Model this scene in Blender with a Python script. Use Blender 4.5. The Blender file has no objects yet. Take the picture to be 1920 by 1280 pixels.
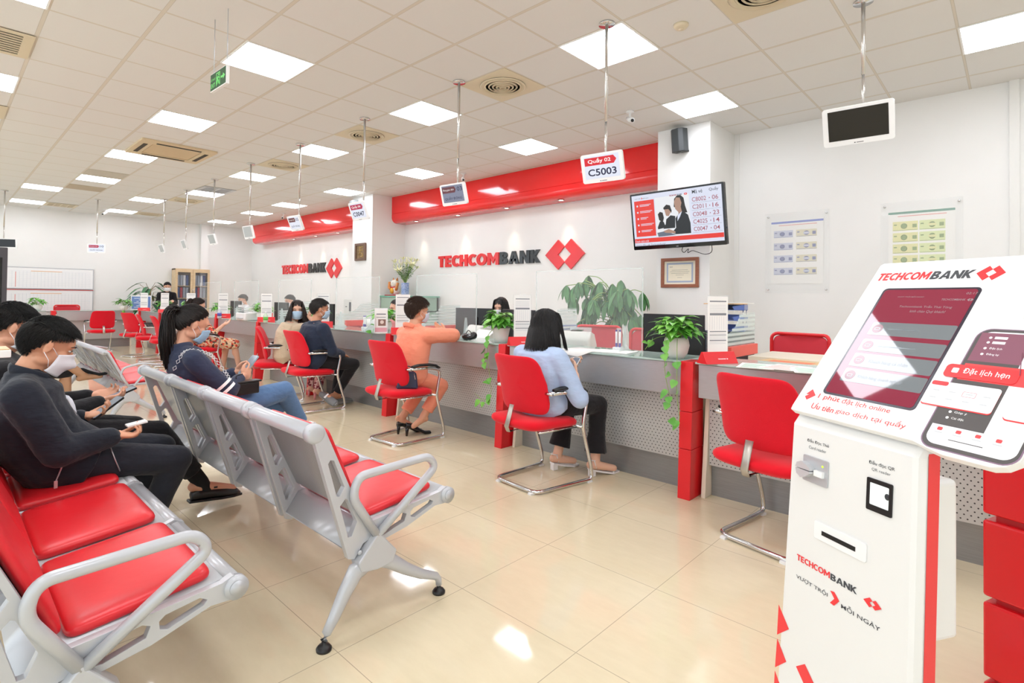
import bpy, bmesh, math, random
from mathutils import Vector, Matrix, noise
from mathutils.geometry import tessellate_polygon
PI = math.pi; R = math.radians
C = bpy.context.scene.collection
S = bpy.context.scene
random.seed(7)
# ---------------------------------------------------------------- camera, world, exposure
CAMZ = 1.265; CEIL = 3.3475
cd = bpy.data.cameras.new('camera'); cam = bpy.data.objects.new('camera', cd); C.objects.link(cam)
a, p, r = .7685, .0156, .0118
_f = Vector((-math.sin(a), math.cos(a), 0)); _r = Vector((math.cos(a), math.sin(a), 0)); _u = Vector((0, 0, 1))
_f2 = _f*math.cos(p)+_u*math.sin(p); _u2 = _u*math.cos(p)-_f*math.sin(p)
_r2 = _r*math.cos(r)+_u2*math.sin(r); _u3 = _u2*math.cos(r)-_r*math.sin(r)
cam.matrix_world = Matrix(((_r2.x, _u3.x, -_f2.x, 0), (_r2.y, _u3.y, -_f2.y, 0), (_r2.z, _u3.z, -_f2.z, CAMZ), (0, 0, 0, 1)))
cd.sensor_width = 36; cd.lens = 1012.26*36/1920; cd.shift_x = .01835; cd.shift_y = -.0505; cd.clip_start = .05
S.camera = cam
S.view_settings.view_transform = 'Standard'; S.view_settings.look = 'None'; S.view_settings.gamma = 1
S.view_settings.exposure = -0.03
S.cycles.use_denoising = True
S.cycles.max_bounces = 7; S.cycles.diffuse_bounces = 4; S.cycles.glossy_bounces = 4; S.cycles.transmission_bounces = 6; S.cycles.transparent_max_bounces = 16
W = bpy.data.worlds.new('daylight'); S.world = W; W.use_nodes = True
bg = W.node_tree.nodes['Background']; bg.inputs[0].default_value = (.86, .94, 1, 1); bg.inputs[1].default_value = 1.9
LAMP = 15.0      # emission of the ceiling panels
# ---------------------------------------------------------------- colour and materials
def lin(h):
    h = h.lstrip('#'); v = [int(h[i:i+2], 16)/255 for i in (0, 2, 4)]
    return tuple(x/12.92 if x < .04045 else ((x+.055)/1.055)**2.4 for x in v)+(1,)
MATS = {}
def mat(name, col='#ffffff', rough=.5, metal=0, spec=None, emit=None, es=1, alpha=None, trans=None, ior=None, coat=0, sub=0):
    if name in MATS: return MATS[name]
    m = bpy.data.materials.new(name); m.use_nodes = True; b = m.node_tree.nodes['Principled BSDF']
    I = b.inputs
    I['Base Color'].default_value = lin(col); I['Roughness'].default_value = rough; I['Metallic'].default_value = metal
    if spec is not None: I['Specular IOR Level'].default_value = spec
    if emit and es <= 2: I['Base Color'].default_value = tuple(c_*.12 for c_ in lin(col)[:3])+(1,); es *= .72
    if emit: I['Emission Color'].default_value = lin(emit); I['Emission Strength'].default_value = es
    if alpha is not None: I['Alpha'].default_value = alpha
    if trans is not None: I['Transmission Weight'].default_value = trans
    if ior: I['IOR'].default_value = ior
    if coat: I['Coat Weight'].default_value = coat; I['Coat Roughness'].default_value = .05
    if sub: I['Subsurface Weight'].default_value = sub; I['Subsurface Radius'].default_value = (.02, .008, .004)
    MATS[name] = m
    return m
class NT:
    def __init__(s, m): s.t = m.node_tree; s.n = s.t.nodes; s.b = s.n['Principled BSDF']
    def add(s, ty, **k):
        n = s.n.new(ty)
        for a, v in k.items(): setattr(n, a, v)
        return n
    def put(s, sock, v):
        if isinstance(v, (int, float, tuple)): sock.default_value = v
        else: s.t.links.new(v, sock)
    def m(s, op, a, b=0, c=None):
        n = s.add('ShaderNodeMath', operation=op); s.put(n.inputs[0], a); s.put(n.inputs[1], b)
        if c is not None: s.put(n.inputs[2], c)
        return n.outputs[0]
    def xyz(s, kind='Object'):
        t = s.add('ShaderNodeTexCoord'); q = s.add('ShaderNodeSeparateXYZ'); s.t.links.new(t.outputs[kind], q.inputs[0]); return q.outputs
    def vec(s, kind='Object', scale=None):
        t = s.add('ShaderNodeTexCoord'); v = t.outputs[kind]
        if scale: mp = s.add('ShaderNodeMapping'); mp.inputs['Scale'].default_value = scale; s.t.links.new(v, mp.inputs[0]); v = mp.outputs[0]
        return v
    def noise(s, scale, v=None, detail=3, rough=.5):
        n = s.add('ShaderNodeTexNoise'); n.inputs['Scale'].default_value = scale; n.inputs['Detail'].default_value = detail; n.inputs['Roughness'].default_value = rough
        s.t.links.new(v or s.vec(), n.inputs['Vector']); return n.outputs[0]
    def mix(s, f, a, b):
        n = s.add('ShaderNodeMix', data_type='RGBA'); s.put(n.inputs[0], f); s.put(n.inputs[6], a); s.put(n.inputs[7], b); return n.outputs[2]
    def ramp(s, v, stops):
        n = s.add('ShaderNodeValToRGB'); e = n.color_ramp.elements
        while len(e) < len(stops): e.new(.5)
        for i, (q, c) in enumerate(stops): e[i].position = q; e[i].color = lin(c) if isinstance(c, str) else c
        s.t.links.new(v, n.inputs[0]); return n.outputs[0]
    def bump(s, h, d=.01, st=.5):
        n = s.add('ShaderNodeBump'); n.inputs['Strength'].default_value = st; n.inputs['Distance'].default_value = d
        s.t.links.new(h, n.inputs['Height']); s.t.links.new(n.outputs[0], s.b.inputs['Normal'])
    def col(s, v): s.t.links.new(v, s.b.inputs['Base Color'])
def grid(n, c, off, per, w):            # 1 on a line of width w every per, lines at off
    f = n.m('FRACT', n.m('DIVIDE', n.m('SUBTRACT', c, off), per)); d = n.m('ABSOLUTE', n.m('SUBTRACT', f, .5))
    return n.m('GREATER_THAN', d, .5-w/per/2)
def fabric(name, col, sc=260, d=.0015, wr=0, rough=.85, st=.6):
    if name in MATS: return MATS[name]
    m = mat(name, col, rough, spec=.25); n = NT(m)
    h = n.noise(sc, detail=2)
    if wr:
        w = n.noise(wr, n.vec(scale=(1, 1, 2.2)), 3, .55); h = n.m('ADD', n.m('MULTIPLY', h, .03), w); n.bump(h, .022, .5)
    else: n.bump(h, d, st)
    n.b.inputs['Sheen Weight'].default_value = .15
    return m
def mottled(name, c1, c2, sc, rough=.5, metal=0, scale=None, bump=0, detail=4):
    if name in MATS: return MATS[name]
    m = mat(name, c1, rough, metal); n = NT(m); v = n.noise(sc, n.vec(scale=scale) if scale else None, detail)
    n.col(n.ramp(v, [(.35, c1), (.65, c2)]))
    if bump: n.bump(v, bump, .6)
    return m
WHITEW = mottled('white_wall_paint', '#f0efec', '#ecebe8', 1.2, .62)
STEEL = mottled('brushed_stainless', '#b4b5b6', '#bcbdbe', 14, .34, .6, (1, 1, 30))
DSTEEL = mottled('dark_stainless', '#929393', '#999a9a', 10, .36, .6, (1, 1, 25))
CHROME = mat('chrome', '#d8d8d8', .12, 1)
RED = mat('red_gloss_paint', '#ee2427', .12, coat=.5)
REDM = mat('red_satin_paint', '#e21f26', .38)
REDFAB = fabric('red_woven_fabric', '#e20f24', 420, .0012)
REDFABB = fabric('red_mesh_fabric', '#dd1428', 300, .002)
REDVINYL = mat('red_vinyl', '#e0262f', .33); n = NT(REDVINYL); n.bump(n.noise(22, detail=5), .002, .35)
GREYP = mat('light_grey_powder_coat', '#c3c5c9', .28, .15)
GREYPERF = mat('perforated_light_grey_metal', '#b9babd', .35, .4)
n = NT(GREYPERF); q = n.xyz(); fx = n.m('FRACT', n.m('MULTIPLY', q[0], 125)); fz = n.m('FRACT', n.m('MULTIPLY', q[2], 125))
dd = n.m('ADD', n.m('POWER', n.m('SUBTRACT', fx, .5), 2), n.m('POWER', n.m('SUBTRACT', fz, .5), 2)); n.col(n.mix(n.m('LESS_THAN', dd, .07), lin('#b2b3b6'), lin('#8b8d90')))
WHITE = mat('white_plastic', '#f3f3f2', .35); WHITEG = mat('white_gloss', '#f6f6f6', .15)
BLACK = mat('black_plastic', '#161617', .35); BLACKG = mat('black_gloss', '#0b0b0d', .08)
PAPER = mat('paper', '#f4f2ee', .8); DARKT = mat('dark_grey_ink', '#46484c', .6); REDT = mat('red_ink', '#ea3438', .5)
WHITET = mat('white_ink', '#ffffff', .5)
CREAM = mat('cream_laminate', '#eadfca', .45); WOOD = mottled('brown_wood', '#8a4a2c', '#9c5a38', 9, .35, 0, (1, 12, 1))
BLUEP = mat('blue_plastic', '#5a72b8', .3); CARD = mat('brown_cardboard', '#d9b88a', .75)
def glassmat(name, col, alpha, rough=.02):
    m = mat(name, col, rough, alpha=alpha); return m
GLASS = mat('green_glass', '#d3e6de', .03, alpha=.2); ACRYL = mat('clear_acrylic', '#f4f8f7', .02, alpha=.07)
FROST = mat('frosted_glass_stripe', '#eaf2ee', .5, alpha=.62); ACEDGE = mat('acrylic_edge', '#e6f1ee', .1, alpha=.35)
# ---------------------------------------------------------------- mesh builder
class MB:
    def __init__(s): s.v = []; s.f = []; s.mi = []; s.sm = []; s.k = 0; s.smooth = False
    def mat(s, k): s.k = k; return s
    def sh(s, b=True): s.smooth = b; return s
    def add(s, vs, fs):
        o = len(s.v); s.v += [Vector(v) for v in vs]
        for f in fs: s.f.append(tuple(i+o for i in f)); s.mi.append(s.k); s.sm.append(s.smooth)
        return s
    def box(s, x0, x1, y0, y1, z0, z1):
        v = [(x, y, z) for z in (z0, z1) for y in (y0, y1) for x in (x0, x1)]
        return s.add(v, [(0, 2, 3, 1), (4, 5, 7, 6), (0, 1, 5, 4), (2, 6, 7, 3), (0, 4, 6, 2), (1, 3, 7, 5)])
    def bx(s, c, d): return s.box(c[0]-d[0]/2, c[0]+d[0]/2, c[1]-d[1]/2, c[1]+d[1]/2, c[2]-d[2]/2, c[2]+d[2]/2)
    def tube(s, pts, r, n=10, closed=False, caps=True, flat=None, up=None):
        P = [Vector(p) for p in pts]; N = len(P); rs = r if isinstance(r, list) else [r]*N
        rings = []; prev = None
        for i in range(N):
            if closed: t = P[(i+1) % N]-P[i-1]
            else: t = P[min(i+1, N-1)]-P[max(i-1, 0)]
            if t.length < 1e-9: t = Vector((0, 0, 1))
            t.normalize()
            if up: a = Vector(up)
            elif prev is None: a = Vector((0, 0, 1)) if abs(t.z) < .9 else Vector((0, 1, 0))
            else: a = prev
            u = a-t*a.dot(t)
            if u.length < 1e-6: u = t.orthogonal()
            u.normalize(); w = t.cross(u); prev = u
            rr = rs[i]; ra, rb = (rr if isinstance(rr, (tuple, list)) else (rr, rr))
            rings.append([P[i]+u*(ra*math.cos(2*PI*k/n))+w*(rb*math.sin(2*PI*k/n)) for k in range(n)])
        vs = [v for q in rings for v in q]; fs = []
        for i in range(N if closed else N-1):
            j = (i+1) % N
            for k in range(n): l = (k+1) % n; fs.append((i*n+k, i*n+l, j*n+l, j*n+k))
        if caps and not closed: fs += [tuple(range(n))[::-1], tuple((N-1)*n+k for k in range(n))]
        sm = s.smooth; s.smooth = True; s.add(vs, fs); s.smooth = sm; return s
    def lathe(s, prof, n=20, c=(0, 0, 0), axis='z'):
        vs = []; fs = []; N = len(prof)
        for r_, z in prof:
            for k in range(n):
                a = 2*PI*k/n; x, y = r_*math.cos(a), r_*math.sin(a)
                q = (x, y, z) if axis == 'z' else ((z, x, y) if axis == 'x' else (y, z, x))
                vs.append((q[0]+c[0], q[1]+c[1], q[2]+c[2]))
        for i in range(N-1):
            for k in range(n): l = (k+1) % n; fs.append((i*n+k, i*n+l, (i+1)*n+l, (i+1)*n+k))
        fs += [tuple(range(n))[::-1], tuple((N-1)*n+k for k in range(n))]
        sm = s.smooth; s.smooth = True; s.add(vs, fs); s.smooth = sm; return s
    def prism(s, poly, t0, t1, ax='xz', holes=()):
        # extrude a 2D polygon (with holes) between t0 and t1 on the remaining axis
        def pt(a, b, t): return {'xz': (a, t, b), 'yz': (t, a, b), 'xy': (a, b, t)}[ax]
        loops = [poly]+list(holes); flat = [q for l in loops for q in l]; n = len(flat)
        tri = tessellate_polygon([[Vector((q[0], q[1], 0)) for q in l] for l in loops])
        fs = [tuple(t) for t in tri]+[tuple(i+n for i in reversed(t)) for t in tri]; o = 0
        for l in loops:
            for i in range(len(l)): j = (i+1) % len(l); fs.append((o+i, o+j, o+j+n, o+i+n))
            o += len(l)
        return s.add([pt(q[0], q[1], t0) for q in flat]+[pt(q[0], q[1], t1) for q in flat], fs)
    def ell(s, c, r_, n=14, m=9, M=None):
        vs = []; fs = []
        for i in range(m+1):
            t = PI*i/m
            for k in range(n):
                a = 2*PI*k/n; v = Vector((r_[0]*math.sin(t)*math.cos(a), r_[1]*math.sin(t)*math.sin(a), r_[2]*math.cos(t)))
                if M: v = M @ v
                vs.append(v+Vector(c))
        for i in range(m):
            for k in range(n): l = (k+1) % n; fs.append((i*n+k, (i+1)*n+k, (i+1)*n+l, i*n+l))
        sm = s.smooth; s.smooth = True; s.add(vs, fs); s.smooth = sm; return s
    def cap(s, p0, p1, r0, r1, n=12):     # tapered capsule
        p0, p1 = Vector(p0), Vector(p1); d = (p1-p0); L = d.length or 1e-6; d /= L; pts = []; rs = []
        for k in range(5): q = PI/2*(1-k/4); pts.append(p0-d*(r0*math.sin(q))); rs.append(max(r0*math.cos(q), 1e-4))
        for k in range(5): q = PI/2*k/4; pts.append(p1+d*(r1*math.sin(q))); rs.append(max(r1*math.cos(q), 1e-4))
        return s.tube(pts, rs, n)
    def quad(s, a, b, c, d): return s.add([a, b, c, d], [(0, 1, 2, 3)])
    def xf(s, M, i0=0):
        for i in range(i0, len(s.v)): s.v[i] = M @ s.v[i]
        return s
    def build(s, name, mats, parent=None, M=None, loc=None):
        me = bpy.data.meshes.new(name); me.from_pydata(s.v, [], s.f)
        if not isinstance(mats, (list, tuple)): mats = [mats]
        for m_ in mats: me.materials.append(m_)
        for i, pl in enumerate(me.polygons): pl.material_index = min(s.mi[i], len(mats)-1); pl.use_smooth = s.sm[i]
        bm = bmesh.new(); bm.from_mesh(me); bmesh.ops.remove_doubles(bm, verts=bm.verts, dist=1e-6); bmesh.ops.recalc_face_normals(bm, faces=bm.faces); bm.to_mesh(me); bm.free()
        o = bpy.data.objects.new(name, me); C.objects.link(o)
        if parent: o.parent = parent
        if M is not None: o.matrix_basis = M
        if loc: o.location = loc
        return o
def bev(o, w=.004, seg=2, ang=40):
    m = o.modifiers.new('b', 'BEVEL'); m.width = w; m.segments = seg; m.limit_method = 'ANGLE'; m.angle_limit = R(ang); return o
def sub(o, l=1):
    m = o.modifiers.new('s', 'SUBSURF'); m.levels = l; m.render_levels = l
    for pl in o.data.polygons: pl.use_smooth = True
    return o
def remesh(o, v=.01, it=4, f=.5):
    m = o.modifiers.new('r', 'REMESH'); m.mode = 'VOXEL'; m.voxel_size = v; m.use_smooth_shade = True
    m = o.modifiers.new('k', 'SMOOTH'); m.factor = f; m.iterations = it; return o
def tag(o, label=None, cat=None, group=None, kind=None):
    if label: o['label'] = label
    if cat: o['category'] = cat
    if group: o['group'] = group
    if kind: o['kind'] = kind
    return o
def thing(name, label, cat, loc=(0, 0, 0), rz=0, group=None, M=None):
    o = bpy.data.objects.new(name, None); C.objects.link(o); o.empty_display_size = .1
    if M is not None: o.matrix_basis = M
    else: o.location = loc; o.rotation_euler = (0, 0, rz)
    return tag(o, label, cat, group)
def dup(o, parent=None, loc=None, rz=None, label=None, M=None):
    KIDS = {}
    for q in bpy.data.objects: KIDS.setdefault(q.parent, []).append(q)
    def rec(s, par):
        c = s.copy(); C.objects.link(c); c.parent = par
        for ch in KIDS.get(s, []): rec(ch, c)
        return c
    c = rec(o, parent)
    if M is not None: c.matrix_basis = M
    if loc: c.location = loc
    if rz is not None: c.rotation_euler = (0, 0, rz)
    if label: c['label'] = label
    return c
def struct(name, mb, m, label=None):
    o = mb.build(name, m); o['kind'] = 'structure'
    return o
def face(c, yaw=0, pitch=0, roll=0):     # frame on a surface: x to the viewer's right, y up, z out of the surface; yaw 0 looks to -Y
    n = Vector((math.sin(yaw), -math.cos(yaw), 0)); r_ = Vector((math.cos(yaw), math.sin(yaw), 0)); u = Vector((0, 0, 1))
    n2 = n*math.cos(pitch)-u*math.sin(pitch); u2 = u*math.cos(pitch)+n*math.sin(pitch)
    r3 = r_*math.cos(roll)+u2*math.sin(roll); u3 = u2*math.cos(roll)-r_*math.sin(roll)
    return Matrix(((r3.x, u3.x, n2.x, c[0]), (r3.y, u3.y, n2.y, c[1]), (r3.z, u3.z, n2.z, c[2]), (0, 0, 0, 1)))
def textmesh(txt, w=None, h=None, bold=0, ext=0, sheer=0, align='L'):
    cu = bpy.data.curves.new('t', 'FONT'); cu.body = txt; cu.size = 1; cu.offset = bold; cu.extrude = 0; cu.shear = sheer; cu.resolution_u = 3
    o = bpy.data.objects.new('t', cu); C.objects.link(o); dg = bpy.context.evaluated_depsgraph_get(); me = bpy.data.meshes.new_from_object(o.evaluated_get(dg))
    vs = [v.co.copy() for v in me.vertices]; fs = [tuple(p_.vertices) for p_ in me.polygons]
    bpy.data.objects.remove(o); bpy.data.curves.remove(cu); bpy.data.meshes.remove(me)
    if not vs: return [], []
    x0 = min(v.x for v in vs); x1 = max(v.x for v in vs); y0 = min(v.y for v in vs); y1 = max(v.y for v in vs)
    sy = (h/(y1-y0)) if h else None; sx = (w/(x1-x0)) if w else sy; sy = sy or sx
    W_ = (x1-x0)*sx; dx = {'L': 0, 'C': -W_/2, 'R': -W_}[align]
    return [Vector(((v.x-x0)*sx+dx, (v.y-y0)*sy, 0)) for v in vs], fs
def put_text(mb, txt, x, y, w=None, h=None, z=.0006, bold=0, sheer=0, align='L', ext=0, xyz=None):
    vs, fs = textmesh(txt, w, h, bold, 0, sheer, align)
    if not vs: return mb
    f = xyz or (lambda a, b, c: (a, b, c)); n_ = len(vs)
    if ext:
        mb.add([f(v.x+x, v.y+y, z) for v in vs]+[f(v.x+x, v.y+y, z+ext) for v in vs], [tuple(reversed(q)) for q in fs]+[tuple(i+n_ for i in q) for q in fs])
        cnt = {}
        for q in fs:
            for i in range(len(q)):
                e = (q[i], q[(i+1) % len(q)]); cnt[tuple(sorted(e))] = cnt.get(tuple(sorted(e)), [])+[e]
        es = [v_[0] for v_ in cnt.values() if len(v_) == 1]
        o = len(mb.v)-2*n_
        for i, j in es: mb.f.append((o+i, o+j, o+j+n_, o+i+n_)); mb.mi.append(mb.k); mb.sm.append(False)
    else: mb.add([f(v.x+x, v.y+y, z) for v in vs], fs)
    return mb
def rect(mb, x0, y0, x1, y1, z=.0004):
    return mb.quad((x0, y0, z), (x1, y0, z), (x1, y1, z), (x0, y1, z))
LOGOL = [(0, .5), (.34, 1), (.502, .757), (.335, .5), (.502, .243), (.34, 0)]
LOGOR = [(1.01, .5), (.672, 1), (.508, .757), (.675, .5), (.508, .243), (.672, 0)]
def put_logo(mb, x, y, w, h, z=.0006, ext=.0008, sides=(0, 1)):
    for i in sides: mb.prism([(x+a*w, y+b*h) for a, b in (LOGOL, LOGOR)[i]], z, z+ext, 'xy')
    return mb
def rrect(w, h, r_, n=5, cx=0, cy=0):
    o = []
    for sx, sy, a0 in ((1, 1, 0), (-1, 1, 90), (-1, -1, 180), (1, -1, 270)):
        for k in range(n+1): a = R(a0+90*k/n); o.append((cx+sx*(w/2-r_)+r_*math.cos(a), cy+sy*(h/2-r_)+r_*math.sin(a)))
    return o
def arc(pts, r_, n=6):      # rounded polyline in 3D
    P = [Vector(p_) for p_ in pts]; o = [P[0]]
    for i in range(1, len(P)-1):
        a_, b_, c_ = P[i-1], P[i], P[i+1]; d1 = (a_-b_); d2 = (c_-b_); L = min(r_, d1.length*.49, d2.length*.49); s_ = b_+d1.normalized()*L; e_ = b_+d2.normalized()*L
        for k in range(n+1): t = k/n; o.append(s_*(1-t)**2+b_*(2*t*(1-t))+e_*t*t)
    return o+[P[-1]]

# block capitals made of thick strokes, for the bank's name
def _ringpts(cx_, cy_, rx, ry, t, a0, a1, n=14):
    o = [(cx_+rx*math.cos(R(a0+(a1-a0)*k/n)), cy_+ry*math.sin(R(a0+(a1-a0)*k/n))) for k in range(n+1)]
    return o+[(cx_+(rx-t)*math.cos(R(a1-(a1-a0)*k/n)), cy_+(ry-t)*math.sin(R(a1-(a1-a0)*k/n))) for k in range(n+1)]
def glyph(ch, t):
    b = lambda x0, y0, x1, y1: [(x0, y0), (x1, y0), (x1, y1), (x0, y1)]
    if ch == 'T': return .62, [[(.31-t/2, 0), (.31+t/2, 0), (.31+t/2, 1-t), (.62, 1-t), (.62, 1), (0, 1), (0, 1-t), (.31-t/2, 1-t)]]
    if ch == 'E': return .56, [[(0, 0), (.55, 0), (.55, t), (t, t), (t, .5-t/2), (.48, .5-t/2), (.48, .5+t/2), (t, .5+t/2), (t, 1-t), (.55, 1-t), (.55, 1), (0, 1)]]
    if ch == 'H': return .7, [[(0, 0), (t, 0), (t, .5-t/2), (.7-t, .5-t/2), (.7-t, 0), (.7, 0), (.7, 1), (.7-t, 1), (.7-t, .5+t/2), (t, .5+t/2), (t, 1), (0, 1)]]
    if ch == 'C': return .68, [_ringpts(.42, .5, .42, .5, t, 48, 312)]
    if ch == 'O': return .86, [_ringpts(.43, .5, .43, .5, t, 90, 270), _ringpts(.43, .5, .43, .5, t, -90, 90)]
    if ch == 'M': return .92, [[(0, 0), (t, 0), (t, .58), (.46, .12), (.92-t, .58), (.92-t, 0), (.92, 0), (.92, 1), (.92-t*.95, 1), (.46, .5), (t*.95, 1), (0, 1)]]
    if ch == 'B': return .64, [b(0, 0, t, 1), b(t, 0, .36, t), b(t, .5-t/2, .36, .5+t/2), b(t, 1-t, .36, 1), _ringpts(.36, .27, .28, .27, t, -90, 90), _ringpts(.34, .74, .26, .26, t, -90, 90)]
    if ch == 'A': return .8, [[(0, 0), (t*1.1, 0), (.2+t*.3, .22), (.6-t*.3, .22), (.8-t*1.1, 0), (.8, 0), (.4+t*.6, 1), (.4-t*.6, 1)], ] if 0 else [[(0, 0), (t*1.1, 0), (.4, .95-t*.9), (.4, 1), (.4-t*.55, 1)], [(.8, 0), (.8-t*1.1, 0), (.4, .95-t*.9), (.4, 1), (.4+t*.55, 1)], b(.2, .2, .6, .2+t*.85)]
    if ch == 'N': return .74, [[(0, 0), (t, 0), (t, .6), (.74-t, 0), (.74, 0), (.74, 1), (.74-t, 1), (.74-t, .4), (t, 1), (0, 1)]]
    if ch == 'K': return .7, [b(0, 0, t, 1), [(t, .38), (.7-t*1.25, 0), (.7, 0), (t*1.1+.12, .53), (.68, 1), (.68-t*1.25, 1), (t, .62)]]
def put_block(mb, s_, x, y, w, h, z, ext, xyz=None, sheer=0, t=.24):
    gs = [glyph(c_, t) for c_ in s_]; gap = .07; W_ = sum(g[0] for g in gs)+gap*(len(gs)-1); k_ = w/W_; cx_ = 0
    f = xyz or (lambda a, b, c: (a, b, c))
    for wd, polys in gs:
        for P_ in polys:
            i0 = len(mb.v); mb.prism([(x+(q[0]+cx_)*k_+sheer*q[1]*h, y+q[1]*h) for q in P_], z, z+ext, 'xy')
            for i in range(i0, len(mb.v)): v = mb.v[i]; mb.v[i] = Vector(f(v.x, v.y, v.z))
        cx_ += wd+gap
    return mb
# ---------------------------------------------------------------- setting
XW, YM = -17.35, 6.95
fm = mat('polished_floor_tiles', '#dccfba', .06, coat=0); n = NT(fm); q = n.xyz(); nz = n.noise(1.3, None, 6, .6); nz2 = n.noise(9, n.vec(scale=(1, 3, 1)), 5, .6)
base = n.ramp(n.m('ADD', n.m('MULTIPLY', nz, .5), n.m('MULTIPLY', nz2, .5)), [(.3, '#ddcfae'), (.7, '#e6d9b9')])
ln = n.m('MAXIMUM', grid(n, q[0], -1.7337, .5998, .003), grid(n, q[1], 1.021, .5998, .003)); n.col(n.mix(ln, base, lin('#b3a58d')))
n.t.links.new(n.m('ADD', n.m('MULTIPLY', nz2, .05), .035), n.b.inputs['Roughness']); n.b.inputs['Specular IOR Level'].default_value = .6
struct('floor', MB().box(XW, 4, -4, YM, -.05, 0), fm)
cm = mat('ceiling_tiles', '#d9d2ca', .8); n = NT(cm); q = n.xyz()
lx = grid(n, q[0], -.3072, .6, .014); ly = grid(n, q[1], -.0658, .6, .024)
e1 = n.m('MAXIMUM', grid(n, q[0], -.3072, .6, .020), grid(n, q[1], -.0658, .6, .030)); spk = n.noise(120, detail=3)
c0 = n.mix(n.m('MULTIPLY', spk, .25), lin('#e8e6e4'), lin('#dcdad7')); c1 = n.mix(e1, c0, lin('#c9c2b6')); n.col(n.mix(n.m('MAXIMUM', lx, ly), c1, lin('#ddd5c9')))
struct('ceiling', MB().box(XW, 4, -4, YM, CEIL, CEIL+.06), cm)
struct('wall_back', MB().box(XW, 4, YM, YM+.1, 0, CEIL), WHITEW)
struct('wall_left', MB().box(XW-.1, XW, -4, YM+.1, 0, CEIL), WHITEW)
struct('wall_right', MB().box(4, 4.1, -1, YM+.1, 0, CEIL), WHITEW)
struct('wall_pillar_near', MB().box(-3.18, -2.53, 6.2, YM, 0, CEIL), WHITEW)
struct('wall_pillar_far', MB().box(-10.09, -9.35, 6.13, YM, 0, CEIL), WHITEW)
struct('trim_1', MB().box(XW, XW+.14, 5.42, 5.62, 0, CEIL), WHITEW)
struct('trim_2', MB().box(-2.53, -2.47, YM-.012, YM, 0, CEIL).box(-.035, .035, YM-.03, YM, 0, CEIL), mat('white_trim', '#e9e8e4', .5))
struct('trim_3', MB().box(XW, -9.35, YM-.01, YM, 0, .1), WHITE)
# bulkheads: glossy red boxes over the wall with a rounded lower edge
def bulkhead(x0, x1, label, spots):
    t = thing('bulkhead', label, 'bulkhead', (0, 0, 0), group='red bulkheads over the counter wall')
    prof = [(YM, CEIL-.002), (6.6, CEIL-.002), (6.6, 3.0), (6.607, 2.995), (6.6, 2.99)]
    prof += [(6.6+.12*(1-math.cos(R(k))), 2.92-.115*math.sin(R(k))) for k in range(0, 91, 10)]+[(YM, 2.80)]
    prism = MB().prism([(a, b) for a, b in prof], x0, x1, 'yz'); bev(prism.build('fascia', RED, t), .012, 3, 60)
    for i, (x, y) in enumerate(spots):
        m = MB().lathe([(.045, 0), (.052, -.004), (.05, -.009), (.036, -.009), (.034, -.002)], 20, (x, y, 2.803)); m.build('downlight_ring', CHROME, t)
        MB().lathe([(.034, -.004), (.03, -.006)], 16, (x, y, 2.803)).build('downlight_lens', mat('downlight_glow', '#fff0d8', .5, emit='#ffe9c8', es=14), t)
        l = bpy.data.lights.new('downlight', 'SPOT'); l.energy = 16; l.color = (1, .86, .68); l.spot_size = R(42); l.spot_blend = .9; l.shadow_soft_size = .03
        lo = bpy.data.objects.new('downlight_lamp', l); C.objects.link(lo); lo.parent = t; lo.location = (x, y, 2.785); lo.rotation_euler = (R(12), 0, 0)
    return t
bulkhead(-9.58, -3.19, 'long glossy red bulkhead above the larger bank sign, right of the far pillar', [(-5.07, 6.74), (-6.22, 6.74), (-7.45, 6.74), (-8.7, 6.74)])
bulkhead(-16.45, -10.1, 'glossy red bulkhead above the smaller bank sign, left of the far pillar', [(-14.05, 6.74), (-12.85, 6.74), (-11.76, 6.74), (-10.7, 6.74)])
# ceiling panels
LM = mat('lit_panel', '#ffffff', .5, emit='#f3f6ff', es=LAMP)
def cell(i, j): return -.3072+.6*(i+.5), -.0658+.6*(j+.5)
DIRS = {3: 'row over the benches, counting from the camera', 6: 'row above the hanging signs, counting from the right', 9: 'row nearest the bank wall, counting from the right', 0: 'row along the left edge', 2: 'row over the waiting benches', 5: 'row above the hanging number signs', -3: 'row behind the camera', 1: 'row along the left edge'}
lights = [(-8, 3), (-12, 3), (-16, 3), (-20, 3), (-23, 2), (-27, 2), (-12, 0), (-16, 0), (-8, 0), (-4, 6), (-8, 6), (-12, 6), (-16, 6), (-20, 6), (-23, 5), (-27, 5),
          (-4, 9), (-8, 9), (-12, 9), (-16, 9), (-20, 9), (-23, 9), (-27, 9), (0, 9), (-4, 3), (0, 6), (0, 3), (-4, 0), (0, 0), (4, 6), (4, 3), (4, 9), (-4, -3), (-8, -3), (-12, -3), (0, -3)]
ORD = ['first', 'second', 'third', 'fourth', 'fifth', 'sixth', 'seventh', 'eighth', 'ninth']
L0 = None; rows = {}
rk = {2: 3, 5: 6}
for i, j in lights: rows.setdefault(rk.get(j, j), []).append((i, j))
for rj, ls in rows.items():
    for kk, (i, j) in enumerate(sorted(ls, reverse=True)):
        x, y = cell(i, j); lb = 'square lit ceiling panel, %s in the %s' % (ORD[kk], DIRS[rj])
        if L0 is None:
            L0 = thing('ceiling_light', lb, 'ceiling light', (x, y, CEIL), group='square ceiling light panels')
            MB().box(-.285, .285, -.285, .285, -.008, -.003).build('diffuser', LM, L0)
            MB().prism(rrect(.6, .6, .004), -.007, .001, 'xy', [rrect(.572, .572, .004)[::-1]]).build('frame', WHITE, L0)
        else: dup(L0, loc=(x, y, CEIL), label=lb)
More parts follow.
